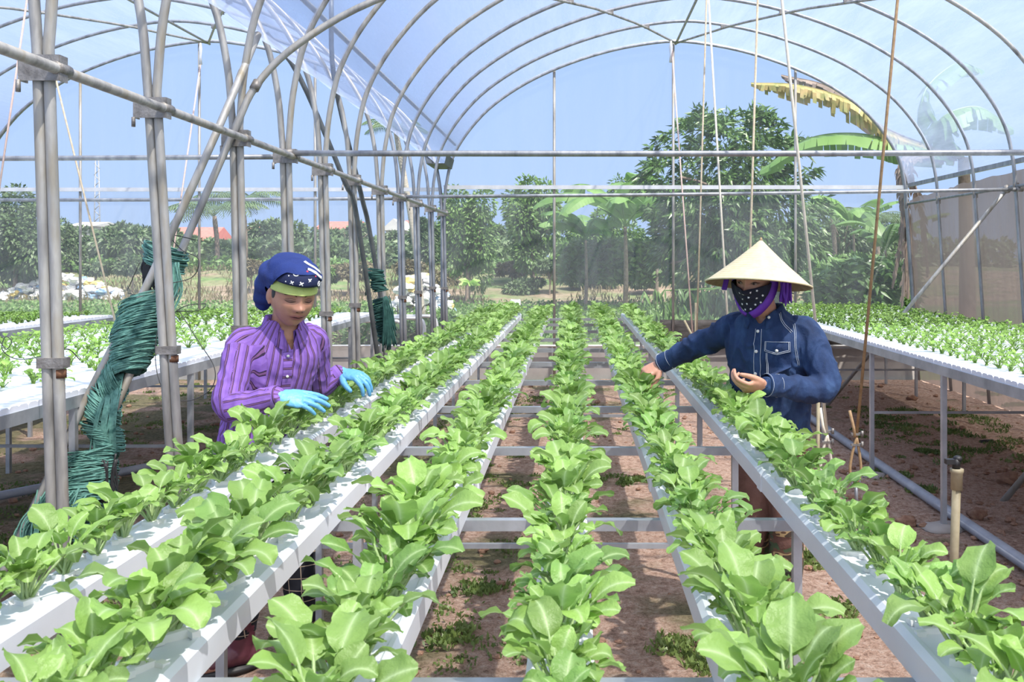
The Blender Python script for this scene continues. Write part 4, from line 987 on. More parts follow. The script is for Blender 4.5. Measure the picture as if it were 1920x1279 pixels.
# crops and dry growth outside
m_ = MB(); random.seed(5)
for i in range(15000):
    y = random.uniform(19, 35); x = random.uniform(-.62, .35)*y*(1 if y > 0 else 1); h = .17
    d = V((random.uniform(-1,1), random.uniform(-1,1), random.uniform(.3,1.4))).normalized(); lf(m_, V((x, y, oz(x, y)+random.uniform(0, h))), d, .13, .09)
tag(m_.build('field_crop', M['tree_mid'], smooth=False), 'low green crop in the field between greenhouse and bank', 'crop', kind='stuff')
m_ = MB()
for i in range(12000):
    y = random.uniform(36, 48); x = random.uniform(-.6, .33)*y
    if noise.noise(V((x*.25, y*.3, 4))) < -.1: continue
    d = V((random.uniform(-.5,.5), random.uniform(-.5,.5), 1)).normalized(); lf(m_, V((x, y, oz(x, y))), d, random.uniform(.15, .5), .05)
tag(m_.build('dry_scrub', M['dry'], smooth=False), 'dry grass and scrub on the bank', 'grass', kind='stuff')
m_ = MB()
for i in range(3500):
    u = random.choice([random.uniform(-8.2, -2.0)]); y = random.uniform(13.45, 15); d = V((random.uniform(-1,1), random.uniform(-1,1), random.uniform(-.2,1))).normalized(); lf(m_, V((u, y, random.uniform(0, .85-.2*(y-13.3)))), d, .28, .03)
tag(m_.build('straw_pile', M['dry'], smooth=False), 'dark dried straw and stalks piled behind the low end wall', 'straw', kind='stuff')
m_ = MB()
for i in range(2200):
    u = random.uniform(-3.2, -1.6); y = random.uniform(13.3, 14.6); d = V((random.uniform(-1,1), random.uniform(-1,1), random.uniform(-.2,1))).normalized(); lf(m_, V((u, y, random.uniform(.1, .75))), d, .10, .08)
tag(m_.build('creeper', M['tree_mid'], smooth=False), 'green creeper behind the curved pipes at the end of the greenhouse', 'creeper', kind='stuff')
m_ = MB(); random.seed(12)
for i in range(9000):
    y = random.uniform(15.5, 19); u = random.uniform(1520, 1712); tv = 512-30*(u-1520)/190+14*noise.noise(V((u*.03, 2, 0)))
    lf(m_, P(u, random.uniform(tv, 620), y), V((random.uniform(-1,1), random.uniform(-1,1), random.uniform(-.7,.8))).normalized(), .26, .07)
tag(m_.build('shade_growth', M['tree'], smooth=False), 'dark shaded undergrowth beyond the right end of the end wall', 'undergrowth', kind='stuff')
# rubbish heaps
def heap(lab, u0, u1, vt, vb, Y, n, seed):
    random.seed(seed); t = thing('rubbish_heap', lab, 'rubbish heap', P((u0+u1)/2, vb, Y))
    for mat, k in (('bag', n), ('bag_blue', n//7), ('bag_yellow', n//9)):
        m_ = MB()
        for i in range(k):
            u = random.uniform(u0, u1); q = 1-abs(2*(u-u0)/(u1-u0)-1)**2; v = vb-(vb-vt)*q*random.random(); r = random.uniform(.06, .19)
            blob(m_, P(u, v, Y)+V((0, random.uniform(-.5, .5), 0)), (r*1.3, r, r*.7), i+seed, .8, 8, 6)
        m_.build('sack' if mat != 'bag_blue' else 'blue_sack', M[mat], t, smooth=False)
heap('heap of white plastic sacks behind the far paired posts', 732, 848, 515, 602, 30, 190, 1)
heap('long heap of pale plastic rubbish beyond the left bench', -10, 240, 518, 566, 38, 300, 2)
# houses
def house(lab, u0, u1, vr, ve, Y, flip=0, gable=False, red=True):
    a, b = P(u0, ve, Y), P(u1, ve, Y); zt = P(u0, vr, Y).z; zb = 1.0; t = thing('farm_house', lab, 'house', ((a.x+b.x)/2, Y, zb)); w_ = b.x-a.x; D = 6
    MB().box(((a.x+b.x)/2, Y+D/2, (a.z+zb)/2), (w_*.94, D, a.z-zb)).build('wall', M['house'], t, smooth=False)
    m_ = MB(); y0, y1, ym = Y-.4, Y+D+.4, Y+D/2
    if gable: m_.loft([[V((a.x-.3, y, a.z)), V(((a.x+b.x)/2, y, zt)), V((b.x+.3, y, a.z))] for y in (y0, y1)])
    else: m_.loft([[V((x, y0, a.z)), V((x, ym, zt)), V((x, y1, a.z))] for x in (a.x-.3, b.x+.3)])
    m_.build('roof', M['roof_red' if red else 'house'], t, smooth=False)
    for k in (.3, .7): MB().box((a.x+w_*k, Y+.0, a.z-1.1), (w_*.12, .1, 1.0)).build('window', M['black'], t, smooth=False)
house('red roofed house behind the wound cord knot', 318, 392, 424, 452, 90)
house('small red roofed house between the third post and the headscarf', 462, 492, 418, 436, 95)
house('red roofed house behind the fourth and fifth paired posts', 596, 664, 413, 430, 95)
house('house with a grey-white gable behind the sixth paired post', 722, 756, 410, 432, 85, gable=True, red=False)
house('red roofed house right beside the pale gabled house', 756, 786, 411, 435, 97)
house('pale flat house between the far left trees', 130, 172, 414, 424, 92, red=False)
# lattice mast
t = thing('radio_mast', 'faint lattice radio mast far away at left', 'mast', P(182, 470, 140)); m_ = MB()
for dx in (-.35, .35): m_.tube([P(182, 500, 140)+V((dx*1.6,0,-.8)), P(182, 296, 140)+V((dx*.6,0,0))], .08, 4)
m_.build('mast_leg', M['steel'], t); m_ = MB()
for i in range(16):
    z0, z1 = 2+i*.85, 2.85+i*.85; m_.tube([V((P(182,0,140).x-.4*(-1)**i, 140, z0)), V((P(182,0,140).x+.4*(-1)**i, 140, z1))], .06, 4)
m_.build('lattice', M['steel'], t)
# ============================================================ PEOPLE
def skin_mat(name, c1, c2):
    m, nt, bs, out = newmat(name); vec = coords(nt)
    col = ramp(nt, noi(nt, vec, 25, 4), [(.3, c1), (.7, c2)])
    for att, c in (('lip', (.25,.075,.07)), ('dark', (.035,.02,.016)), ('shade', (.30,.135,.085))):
        at = nt.nodes.new('ShaderNodeAttribute'); at.attribute_name = att
        mx = nt.nodes.new('ShaderNodeMix'); mx.data_type = 'RGBA'
        nt.links.new(at.outputs['Fac'], mx.inputs[0]); nt.links.new(col, mx.inputs[6]); mx.inputs[7].default_value = (*c, 1); col = mx.outputs[2]
    nt.links.new(col, bs.inputs['Base Color']); bs.inputs['Roughness'].default_value = .5
    bs.inputs['Subsurface Weight'].default_value = .12; bs.inputs['Subsurface Radius'].default_value = (.01,.004,.002)
    bump(nt, bs, noi(nt, vec, 180, 3), .15, .002); return m
M['skin_w'] = skin_mat('skin_tan', (.42,.20,.13), (.50,.26,.18)); M['skin_m'] = skin_mat('skin_tan_light', (.50,.25,.165), (.60,.32,.22))
def stripe_shirt():
    m, nt, bs, out = newmat('purple_striped_cloth')
    at = nt.nodes.new('ShaderNodeAttribute'); at.attribute_name = 'sx'
    def mth(op, a, b=None):
        n = nt.nodes.new('ShaderNodeMath'); n.operation = op
        for i, q in enumerate((a, b)):
            if q is None: continue
            if isinstance(q, (int, float)): n.inputs[i].default_value = q
            else: nt.links.new(q, n.inputs[i])
        return n.outputs[0]
    fr = mth('FRACT', mth('DIVIDE', at.outputs['Fac'], .034))
    P1, P2, DK, MV = (.22,.105,.43), (.265,.135,.50), (.03,.012,.045), (.20,.085,.22)
    col = ramp(nt, fr, [(0, DK), (.075, MV), (.20, DK), (.275, P1), (.66, P2), (1, P2)], True)
    vec = coords(nt); w_ = noi(nt, vec, 30, 3)
    mx = nt.nodes.new('ShaderNodeMix'); mx.data_type = 'RGBA'; mx.blend_type = 'MULTIPLY'; mx.inputs[0].default_value = .35
    nt.links.new(col, mx.inputs[6]); nt.links.new(ramp(nt, w_, [(.3, (.7,.7,.7)), (.7, (1.1,1.1,1.1))]), mx.inputs[7])
    nt.links.new(mx.outputs[2], bs.inputs['Base Color']); bs.inputs['Roughness'].default_value = .85
    bump(nt, bs, noi(nt, vec, 300, 2), .2, .002); return m
M['stripe'] = stripe_shirt()
M['denim'] = mat_noise('indigo_denim', (.006,.018,.058), (.012,.036,.11), 9, .85, 0, .3, 260, (1,1,.5), (.035,.08,.19))
M['stitch'] = mat_noise('pale_stitching', (.45,.50,.58), (.6,.64,.7), 30, .8)
M['button'] = mat_noise('pale_button', (.75,.73,.68), (.85,.83,.8), 30, .4)
M['brown_cloth'] = mat_noise('brown_trousers', (.10,.045,.035), (.19,.095,.075), 6, .7, 0, .3, 60)
M['glove'] = mat_noise('blue_latex', (.12,.39,.66), (.18,.48,.77), 10, .4, 0, .25, 70)
M['navy'] = mat_noise('royal_blue_cloth', (.009,.025,.14), (.015,.042,.22), 9, .85, 0, .3, 200)
M['lime'] = mat_noise('lime_headband', (.40,.48,.13), (.48,.56,.19), 15, .8, 0, .2, 120)
M['print_navy'] = mat_noise('printed_navy_cloth', (.006,.012,.05), (.012,.02,.08), 12, .8)
M['white_print'] = mat_noise('white_print', (.78,.78,.8), (.88,.88,.88), 10, .8)
M['red_print'] = mat_noise('red_print', (.6,.05,.10), (.7,.08,.14), 10, .8)
M['mask_navy'] = mat_noise('dark_navy_mask', (.005,.006,.018), (.010,.012,.03), 12, .85)
M['purple_band'] = mat_noise('purple_velvet_ribbon', (.085,.012,.26), (.15,.03,.42), 14, .6)
M['maroon'] = mat_noise('maroon_rubber', (.085,.022,.035), (.14,.04,.055), 8, .45)
M['sole'] = mat_noise('orange_sole', (.55,.20,.03), (.7,.28,.05), 10, .6)
M['eye_white'] = mat_noise('eye_white', (.30,.24,.21), (.38,.31,.28), 10, .3)
M['eye_dark'] = mat_noise('eye_dark', (.008,.006,.005), (.015,.01,.008), 10, .2)
def camo():
    m, nt, bs, out = newmat('camouflage_rubber'); f = noi(nt, coords(nt, (1, 1, 2.4)), 9, 2, .4)
    nt.links.new(ramp(nt, f, [(0, (.012,.012,.010)), (.42, (.045,.075,.035)), (.50, (.10,.055,.035)), (.56, (.38,.27,.14)), (.60, (.05,.035,.025)), (1, (.04,.07,.03))], True), bs.inputs['Base Color'])
    bs.inputs['Roughness'].default_value = .45; return m
M['camo'] = camo()
def plaid():
    m, nt, bs, out = newmat('plaid_cloth'); sx = nt.nodes.new('ShaderNodeSeparateXYZ'); nt.links.new(coords(nt, (20, 20, 20)), sx.inputs[0]); cur = None
    for ax in (0, 2):
        fr = nt.nodes.new('ShaderNodeMath'); fr.operation = 'FRACT'; nt.links.new(sx.outputs[ax], fr.inputs[0])
        c = ramp(nt, fr.outputs[0], [(0, (1,1,1)), (.07, (0,0,0)), (1, (0,0,0))], True)
        if cur is None: cur = c
        else:
            a = nt.nodes.new('ShaderNodeMath'); a.operation = 'MAXIMUM'; nt.links.new(cur, a.inputs[0]); nt.links.new(c, a.inputs[1]); cur = a.outputs[0]
    nt.links.new(ramp(nt, cur, [(0, (.008,.009,.016)), (1, (.42,.33,.24))]), bs.inputs['Base Color']); bs.inputs['Roughness'].default_value = .9; return m
M['plaid'] = plaid()
def palm_hat():
    m, nt, bs, out = newmat('palm_leaf_hat')
    vec = coords(nt); at = nt.nodes.new('ShaderNodeAttribute'); at.attribute_name = 'ring'
    mu = nt.nodes.new('ShaderNodeMath'); mu.operation = 'MULTIPLY'; mu.inputs[1].default_value = 2*PI*17; nt.links.new(at.outputs['Fac'], mu.inputs[0])
    si = nt.nodes.new('ShaderNodeMath'); si.operation = 'SINE'; nt.links.new(mu.outputs[0], si.inputs[0])
    col = ramp(nt, noi(nt, vec, 30, 5, .7), [(.3, (.60,.51,.29)), (.7, (.72,.63,.41))])
    nt.links.new(col, bs.inputs['Base Color']); bs.inputs['Roughness'].default_value = .55
    bump(nt, bs, si.outputs[0], .25, .003); return m
M['hat'] = palm_hat()
M['hat_in'] = mat_noise('hat_lining', (.30,.20,.11), (.45,.33,.20), 40, .8, 0, .3)

def frame(F_, up=(0,0,1)):
    F_ = V(F_).normalized(); U = V(up); U = (U-F_*U.dot(F_)).normalized(); R = F_.cross(U)
    return Matrix((R, F_, U)).transposed()      # columns: person's right, forward, up
def head_f(d, s=1.0, wide=1.0):
    x, y, z = d; p = V((x*.0765*wide, y*.097, z*.117))
    if z < 0:
        t = -z; p.x *= 1-.30*t*t
        if y < 0: p.y *= 1-.40*t
        else: p.y += .006*t
    if y > 0:
        g = lambda cx, cz, sx, sz, a: a*math.exp(-((p.x-cx)/sx)**2-((p.z-cz)/sz)**2)
        b = g(0, .010, .009, .026, .009)+g(0, -.022, .0125, .013, .021)+g(0, .05, .06, .03, -.003)
        for k in (-1, 1):
            b += g(k*.0145, -.027, .008, .008, .009)+g(k*.033, .010, .018, .012, -.010)+g(k*.033, .007, .012, .0065, .0055)
            b += g(k*.030, .028, .022, .008, .004)+g(k*.046, -.022, .018, .020, .0045)+g(k*.026, -.044, .006, .014, -.0025)
        b += g(0, -.054, .024, .011, .007)+g(0, -.0505, .018, .004, .0035)+g(0, -.063, .014, .0045, .0035)+g(0, -.0572, .021, .0022, -.0035)+g(0, -.074, .016, .006, -.003)+g(0, -.094, .018, .014, .006)
        p.y += b*min(1, y*2.2)
    return p*s
def add_head(mb, c, B, s=1.0, wide=1.0):
    mb.sphere(c, 1, 120, 90, R=B, f=lambda d: head_f(d, s, wide))
    for k in (-1, 1):
        e = V(c)+B @ V((k*.078*wide, -.008, -.004))*s
        mb.sphere(e, (.010, .019, .031), 14, 10, R=B @ Matrix.Rotation(k*.35, 3, 'Z') @ Matrix.Rotation(-.15, 3, 'X'))
        mb.sphere(e+B @ V((0, .004, -.026)), (.007, .009, .010), 10, 8, R=B)
def limb(mb, pts, radii, n=18, k=5):
    P_, R_ = cr(pts, k), crr(radii, k); mb.tube(P_, R_, n)
    mb.sphere(P_[0], R_[0]*.98, n, 10); mb.sphere(P_[-1], R_[-1]*.98, n, 10)
def hand(mb, w, d, n, l, size=1.0, curls=(.4,.4,.45,.5), spread=.10, thumb=(.5, .55), grow=1.0, tips=None):
    """w wrist, d finger direction, n back of the hand, l thumb side"""
    d = V(d).normalized(); n = V(n); n = (n-d*n.dot(d)).normalized(); l0 = V(l); l = d.cross(n); l = l if l.dot(l0) > 0 else -l
    w = V(w); s = size; g = grow
    def ring(q, hw, hd, arc=.0):
        return [q+l*math.cos(a)*hw*g+n*(math.sin(a)*hd*g*(1.0 if math.sin(a) > 0 else .9)-arc*math.cos(a)**2) for a in [2*PI*k/20 for k in range(20)]]
    mb.loft([ring(w-d*.03*s, .024*s, .018*s), ring(w, .025*s, .0175*s), ring(w+d*.02*s, .031*s, .0175*s), ring(w+d*.045*s, .038*s, .017*s), ring(w+d*.07*s, .041*s, .015*s, .002), ring(w+d*.088*s, .039*s, .012*s, .003), ring(w+d*.094*s, .034*s, .008*s, .003)])
    L = [(.044,.026,.021), (.049,.030,.023), (.045,.028,.022), (.035,.021,.019)]; off = [.030, .0105, -.0095, -.0285]; r0 = [.0092,.0094,.0088,.0078]; kx = [.084, .089, .085, .076]
    out = []
    for i in range(4):
        a = (1.2-i)*spread; dd = (d*math.cos(a)+l*math.sin(a)).normalized(); ax = dd.cross(n)
        p = w+d*kx[i]*s+l*off[i]*s; pts = [p-dd*.02*s-n*.001, p+n*.001]; c = 0; e = dd
        for j in range(3):
            c += curls[i]*(1.0, 1.15, .75)[j]
            e = dd*math.cos(c)-n*math.sin(c); p = p+e*L[i][j]*s; pts.append(p)
        limb(mb, pts, [r0[i]*s*g*k for k in (1.0, 1.08, 1.0, .90, .76)], 12, 4); out.append((pts[-1], e))
    # thumb leaves the side of the palm
    td = (d*math.cos(thumb[0])+l*math.sin(thumb[0])-n*.35).normalized(); p = w+d*.022*s+l*.022*s-n*.004
    t2 = (td*math.cos(thumb[1])+(d-l*.6-n*.3).normalized()*math.sin(thumb[1])).normalized(); t3 = (t2+(d*.4-l*.5-n*.15)*thumb[1]).normalized()
    limb(mb, [p, p+td*.040*s, p+td*.040*s+t2*.032*s, p+td*.040*s+t2*.032*s+t3*.026*s], [.0150*s*g, .0128*s*g, .0105*s*g, .0085*s*g], 12, 4)
    out.append((p+td*.040*s+t2*.032*s+t3*.026*s, t3)); return out
def torso(mb, levels, B, n=36, ex=2.35):
    rings = []
    for z, cx, cy, hw, hd in levels:
        r = []
        for k in range(n):
            a = 2*PI*k/n; c_, s_ = math.cos(a), math.sin(a)
            q = (abs(c_)**ex+abs(s_)**ex)**(-1/ex)
            r.append(V((cx, cy, z))+B @ V((c_*q*hw, s_*q*hd, 0)))
        rings.append(r)
    mb.loft(rings)
def lv(levels, k=4):
    pts = [V((a[0], a[1], a[2])) for a in levels]; o = cr(pts, k); hw = crr([a[3] for a in levels], k); hd = crr([a[4] for a in levels], k)
    return [(p.x, p.y, p.z, a, b) for p, a, b in zip(o, hw, hd)]
def wr(amp, sc=11, seed=0, fine=.0012):
    def f(co, n):
        q = V((co.x*sc, co.y*sc, co.z*sc*.8+seed)); a = noise.noise(q+noise.noise_vector(q*.7)*.8)
        return amp*(1-abs(a)*3.2)*.6+fine*noise.noise(co*48)
    return f
def foot(mb, ank, fd, L=.25, w_=.048, sole=None):
    fd = V(fd).normalized(); sd = fd.cross(V((0,0,1))); g = V((ank.x, ank.y, 0)); rings = []
    for t, hw, h, in ((-.30, .020, .05), (-.27, .034, .075), (-.15, .040, .09), (.05, .044, .10), (.25, .048, .075), (.45, .051, .06), (.60, .044, .052), (.68, .028, .04), (.70, .012, .03)):
        rings.append([g+fd*t*L+sd*math.cos(a)*hw*w_/.048+V((0,0, .018+h/2+math.sin(a)*h/2)) for a in [2*PI*k/18 for k in range(18)]])
    mb.loft(rings)
    if sole is not None:
        r2 = []
        for z in (.002, .022):
            r2.append([g+fd*(.2*L+math.cos(a)*.50*L)+sd*math.sin(a)*.052*w_/.048+V((0,0,z)) for a in [2*PI*k/24 for k in range(24)]])
        sole.loft(r2)
def set_face(me, c, B, s=1.0, wide=1.0, squint=1.0):
    lip = me.attributes.new('lip', 'FLOAT', 'POINT'); dk = me.attributes.new('dark', 'FLOAT', 'POINT'); sh = me.attributes.new('shade', 'FLOAT', 'POINT')
    Bi = B.transposed(); c = V(c)
    for i, v in enumerate(me.vertices):
        q = (Bi @ (v.co-c))/s
        if q.length > .16 or q.y < .03: continue
        g = lambda cx, cz, sx, sz: math.exp(-((q.x-cx)/sx)**2-((q.z-cz)/sz)**2)
        lip.data[i].value = min(1, 1.5*g(0, -.0565, .024, .0085))
        d = .9*g(0, -.0572, .022, .0018)
        for k in (-1, 1):
            d += .85*g(k*.034, .031, .019, .0035)+1.2*g(k*.034, .0050, .0165, .0028*squint)+.6*g(k*.008, -.033, .0035, .0022)
        dk.data[i].value = min(1, d)
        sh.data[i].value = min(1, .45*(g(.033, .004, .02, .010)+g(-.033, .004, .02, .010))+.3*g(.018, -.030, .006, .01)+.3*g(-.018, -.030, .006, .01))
def assign_sx(me, c0, B, arms, R0=.16):
    a = me.attributes.new('sx', 'FLOAT', 'POINT'); Bi = B.transposed(); vals = []
    for v in me.vertices:
        best = None
        for pts, start in arms:
            for i in range(len(pts)-1):
                p0, p1 = pts[i], pts[i+1]; ab = p1-p0; t = max(0, min(1, (v.co-p0).dot(ab)/ab.length_squared)); q = p0+ab*t
                dd = (v.co-q).length; along = i+t
                if along > start and dd < .105 and (best is None or dd < best[0]):
                    ref = V((0,0,1)).cross(ab).normalized(); r2 = ab.normalized().cross(ref); dv = v.co-q; best = (dd, math.atan2(dv.dot(ref), -dv.dot(r2))*.06+.5)
        if best: vals.append(best[1])
        else:
            q = Bi @ (v.co-c0(v.co.z)); vals.append(math.atan2(q.x, q.y if abs(q.y) > .0 else .0)*R0)
    a.data.foreach_set('value', vals)
def cutout(me, test):
    bm = bmesh.new(); bm.from_mesh(me); dl = [f for f in bm.faces if test(f.calc_center_median(), f.normal)]
    bmesh.ops.delete(bm, geom=dl, context='FACES')
    for _ in range(8):
        new = {}
        for v in bm.verts:
            if v.is_boundary:
                nb_ = [e.other_vert(v).co for e in v.link_edges if e.is_boundary]
                if len(nb_) == 2: new[v] = v.co*.4+(nb_[0]+nb_[1])*.3
        for v, c_ in new.items(): v.co = c_
    bm.to_mesh(me); bm.free()
def bvh_of(me, off): return BVHTree.FromPolygons([v.co+off for v in me.vertices], [tuple(p.vertices) for p in me.polygons])
def ringtube(c, ax, r, h, n=24, flare=1.05):
    ax = V(ax).normalized(); m_ = MB(); m_.tube([c-ax*h/2, c, c+ax*h/2], [r*flare, r*1.02, r], n, cap=False); m_.tube([c+ax*h/2*.98, c, c-ax*h/2*.98], [r*.93, r*.95, r*flare*.94], n, cap=False)
    m_.loft([[v for v in m_.v[:n]], [v for v in m_.v[n*5:n*6]]], cap=False); return m_
def collar(c, B, r0=(.066,.060), r1=(.098,.085), h=.035, drop=.03, gap=.30, point=.03, tilt=.25):
    """stand and folded leaf, open at the front"""
    m_ = MB(); N = 40; rows_ = [[], [], [], []]
    for k in range(N+1):
        a = PI/2+gap+(2*PI-2*gap)*k/N; fr = math.exp(-(min(k, N-k)/5)**2)
        d = V((math.cos(a), math.sin(a), 0)); fz = -max(0, math.sin(a))*tilt*.07-.0*fr
        rows_[0].append(V(c)+B @ V((d.x*r0[0], d.y*r0[1], -.02+fz*1.2)))
        rows_[1].append(V(c)+B @ V((d.x*r0[0]*.98, d.y*r0[1]*.98, h+fz-fr*.012)))
        rows_[2].append(V(c)+B @ V((d.x*(r0[0]+.008), d.y*(r0[1]+.008), h+.003+fz-fr*.012)))
        rows_[3].append(V(c)+B @ V((d.x*(r1[0]+fr*.006), d.y*(r1[1]+fr*.018), -drop+fz-fr*point+h*.35)))
    m_.loft(rows_, cap=False, closed=False); return m_
def stitched(bvh, path_l, B, c, r=.0011, off=.0022, step=7):
    """thin seam laid on the front of a garment; path in (right, z)"""
    pts = []; Fw = B @ V((0,1,0)); Rt = B @ V((1,0,0))
    dense = []
    for a, b in zip(path_l, path_l[1:]):
        for k in range(step): t = k/step; dense.append((a[0]+(b[0]-a[0])*t, a[1]+(b[1]-a[1])*t))
    dense.append(path_l[-1])
    for x, z in dense:
        o = V((c.x, c.y, z))+Rt*x+Fw*.6; h = bvh.ray_cast(o, -Fw)
        if h[0] is not None and (not pts or (h[0]-pts[-1]).length < .035): pts.append(h[0]-h[1]*0+Fw*off)
    return MB().tube(pts, r, 5) if len(pts) > 1 else MB()
def patch(bvh, B, c, outline, thick=.0025, n=8):
    """small cloth panel laid on the garment; outline = 4 corners (right, z)"""
    Fw = B @ V((0,1,0)); Rt = B @ V((1,0,0)); grid = []; (ax_, az), (bx, bz), (cx_, cz_), (dx, dz) = outline
    for j in range(n+1):
        row = []
        for i in range(n+1):
            s, t = i/n, j/n; x = (ax_*(1-s)+bx*s)*(1-t)+(dx*(1-s)+cx_*s)*t; z = (az*(1-s)+bz*s)*(1-t)+(dz*(1-s)+cz_*s)*t
            o = V((c.x, c.y, z))+Rt*x+Fw*.6; h = bvh.ray_cast(o, -Fw); q = (h[0] if h[0] is not None else V((c.x, c.y, z))+Rt*x+Fw*.12)
            row.append(q+Fw*thick)
        grid.append(row)
    m_ = MB(); m_.loft(grid, cap=False, closed=False); m_.loft([[p-Fw*thick*1.6 for p in r] for r in grid], cap=False, closed=False)
    edge = grid[0]+[r[-1] for r in grid[1:]]+grid[-1][::-1][1:]+[r[0] for r in grid[::-1][1:-1]]
    m_.loft([edge, [p-Fw*thick*1.6 for p in edge]], cap=False); return m_

def face_curve(bvh, c, B, pts, r, mat, par, name, off=.0006):
    out = []; d = B @ V((0,1,0))
    for x, z in cr([V((x, 0, z)) for x, z in pts], 5) and [(p.x, p.z) for p in cr([V((x, 0, z)) for x, z in pts], 5)]:
        h = bvh.ray_cast(V(c)+B @ V((x, .3, z)), -d)
        if h[0] is not None: out.append(h[0]+d*off)
    if len(out) > 2:
        n = len(out); MB().tube(out, [r*(.35+.65*math.sin(PI*min(1, (i+.6)/n))) for i in range(n)], 6).build(name, mat, par)
M['brow'] = mat_noise('dark_brow', (.02,.012,.01), (.04,.025,.02), 30, .9); M['lips'] = mat_noise('lips', (.26,.085,.075), (.32,.11,.10), 30, .5)
# ------------------------------------------------------------ worker in the conical hat
al = math.radians(33); BT = frame((-math.sin(al), -math.cos(al), 0)); c0 = V((.845, 4.20, 0)); Rm = BT @ V((1,0,0)); Fm = BT @ V((0,1,0))
man = thing('person', 'person in a conical hat, navy face mask and blue denim shirt picking among the plants', 'person', (.85, 4.22, 0))
HC = P(1417, 523, 4.09); HB = frame((-.56, -.78, -.26), (.10, .03, 1))
shR = c0+Rm*.155+V((0,0,1.300)); shL = c0-Rm*.155+V((0,0,1.290))
elR = P(1308, 648, 4.40); wrR = P(1240, 682, 4.50); elL = V((1.02, 3.99, 1.075)); wrL = P(1436, 722, 3.86)
nb = V((.822, 4.175, 1.37))
hipR = V((.80, 4.27, .86)); hipL = V((.905, 4.19, .86)); knR = V((.795, 4.24, .45)); knL = V((.905, 4.13, .45)); anR = V((.825, 4.36, .09)); anL = V((.905, 4.16, .09))
b = MB(); add_head(b, HC, HB, 1.0)
limb(b, [nb-V((0,0,.06)), nb, HC-V((-.015,-.02,.06))], [.062,.054,.055])
torso(b, lv([(.82,.86,4.23,.145,.10),(.95,.86,4.225,.14,.095),(1.1,.85,4.21,.15,.10),(1.24,.845,4.20,.155,.10),(1.31,.84,4.19,.125,.080),(1.37,.828,4.18,.060,.055)]), BT)
limb(b, [shR+Rm*-.015+V((0,0,-.012)), elR, wrR-(wrR-elR)*.02], [.042,.038,.026]); limb(b, [shL+Rm*.015+V((0,0,-.012)), elL, wrL], [.042,.038,.026])
hR = hand(b, wrR, (-.80, -.22, -.42), (-.25, -.55, .80), (0, -1, -.3), 1.0, (.75, .80, .85, .9), .05, (.75, .5))
hL = hand(b, wrL, (-.93, -.22, -.10), (-.1, -.62, -.78), (-.1, -.65, .75), .98, (.62, .72, .85, .95), .03, (.50, .35))
for hp, kn, an in ((hipR, knR, anR), (hipL, knL, anL)): limb(b, [hp, kn, an], [.072, .05, .035]); foot(b, an, Fm+V((-.1,0,0)), .24, .040)
me = remeshed(b, .0036, 2, None, 'body'); set_face(me, HC, HB, 1.0, 1.0, 1.1); body = link_mesh(me, 'body', M['skin_m'], man); fb = bvh_of(me, parent_world(man))
for k in (-1, 1):
    face_curve(fb, HC, HB, [(k*.016, .028), (k*.034, .034), (k*.054, .027)], .0026, M['brow'], man, 'eyebrow')
    face_curve(fb, HC, HB, [(k*.018, .0065), (k*.033, .0115), (k*.050, .0060)], .0013, M['brow'], man, 'eyelid')
# denim shirt
b = MB(); lvl = [(.80,.862,4.235,.175,.135),(.90,.862,4.23,.168,.125),(1.02,.856,4.215,.168,.125),(1.13,.85,4.21,.178,.130),(1.24,.845,4.20,.190,.130),(1.315,.842,4.195,.172,.108),(1.36,.832,4.185,.110,.082),(1.395,.825,4.18,.070,.064)]
torso(b, lv(lvl), BT)
dR = (wrR-elR).normalized(); dL = (wrL-elL).normalized()
limb(b, [shR-Rm*.05, shR, (shR+elR)/2, elR, wrR-dR*.02], [.064,.068,.062,.057,.042]); limb(b, [shL+Rm*.05, shL, (shL+elL)/2+V((.022,0,0)), elL, wrL-dL*.02], [.064,.069,.066,.062,.042])
me = remeshed(b, .0048, 3, wr(.0095, 15, 3), 'shirt')
cutout(me, lambda c, n: (c-V((c0.x, c0.y, c.z))).dot(Fm) > .01 and abs((c-V((.835, 4.18, 0))).dot(Rm)) < .055*max(0, (c.z-1.325))/.07 and c.z > 1.325)
# curved hem, higher at the sides
cutout(me, lambda c, n: c.z < .80+.055*min(1, abs((c-c0).dot(Rm))/.17)**3 or (n.z < -.8 and c.z < .83))
shirt = link_mesh(me, 'shirt', M['denim'], man); bv = bvh_of(me, parent_world(man))
o = collar(V((.823,4.178,1.375)), BT, (.066,.062), (.092,.086), .034, .018, .42, .022, .6).build('collar', M['denim'], shirt); o.modifiers.new('s', 'SOLIDIFY').thickness = .003
cc = V((.84, 4.19, 0))
pl = patch(bv, BT, cc, [(-.016, 1.315), (.016, 1.315), (.030, .845), (-.002, .845)], .0028, 20); pl.build('placket', M['denim'], shirt)
st = MB()
def addst(path, **k):
    q = stitched(bv, path, BT, cc, **k)
    if q.v: st.add(q.v, q.f)
addst([(.014, 1.31), (.028, .845)], off=.0045, step=30); addst([(-.014, 1.31), (0, .845)], off=.0045, step=30)
pk = patch(bv, BT, cc, [(-.035, 1.235), (-.131, 1.235), (-.133, 1.100), (-.037, 1.100)], .003, 10); pk.build('chest_pocket', M['denim'], shirt)
fl = patch(bv, BT, cc, [(-.032, 1.262), (-.135, 1.262), (-.137, 1.215), (-.030, 1.215)], .006, 10); fl.build('pocket_flap', M['denim'], shirt)
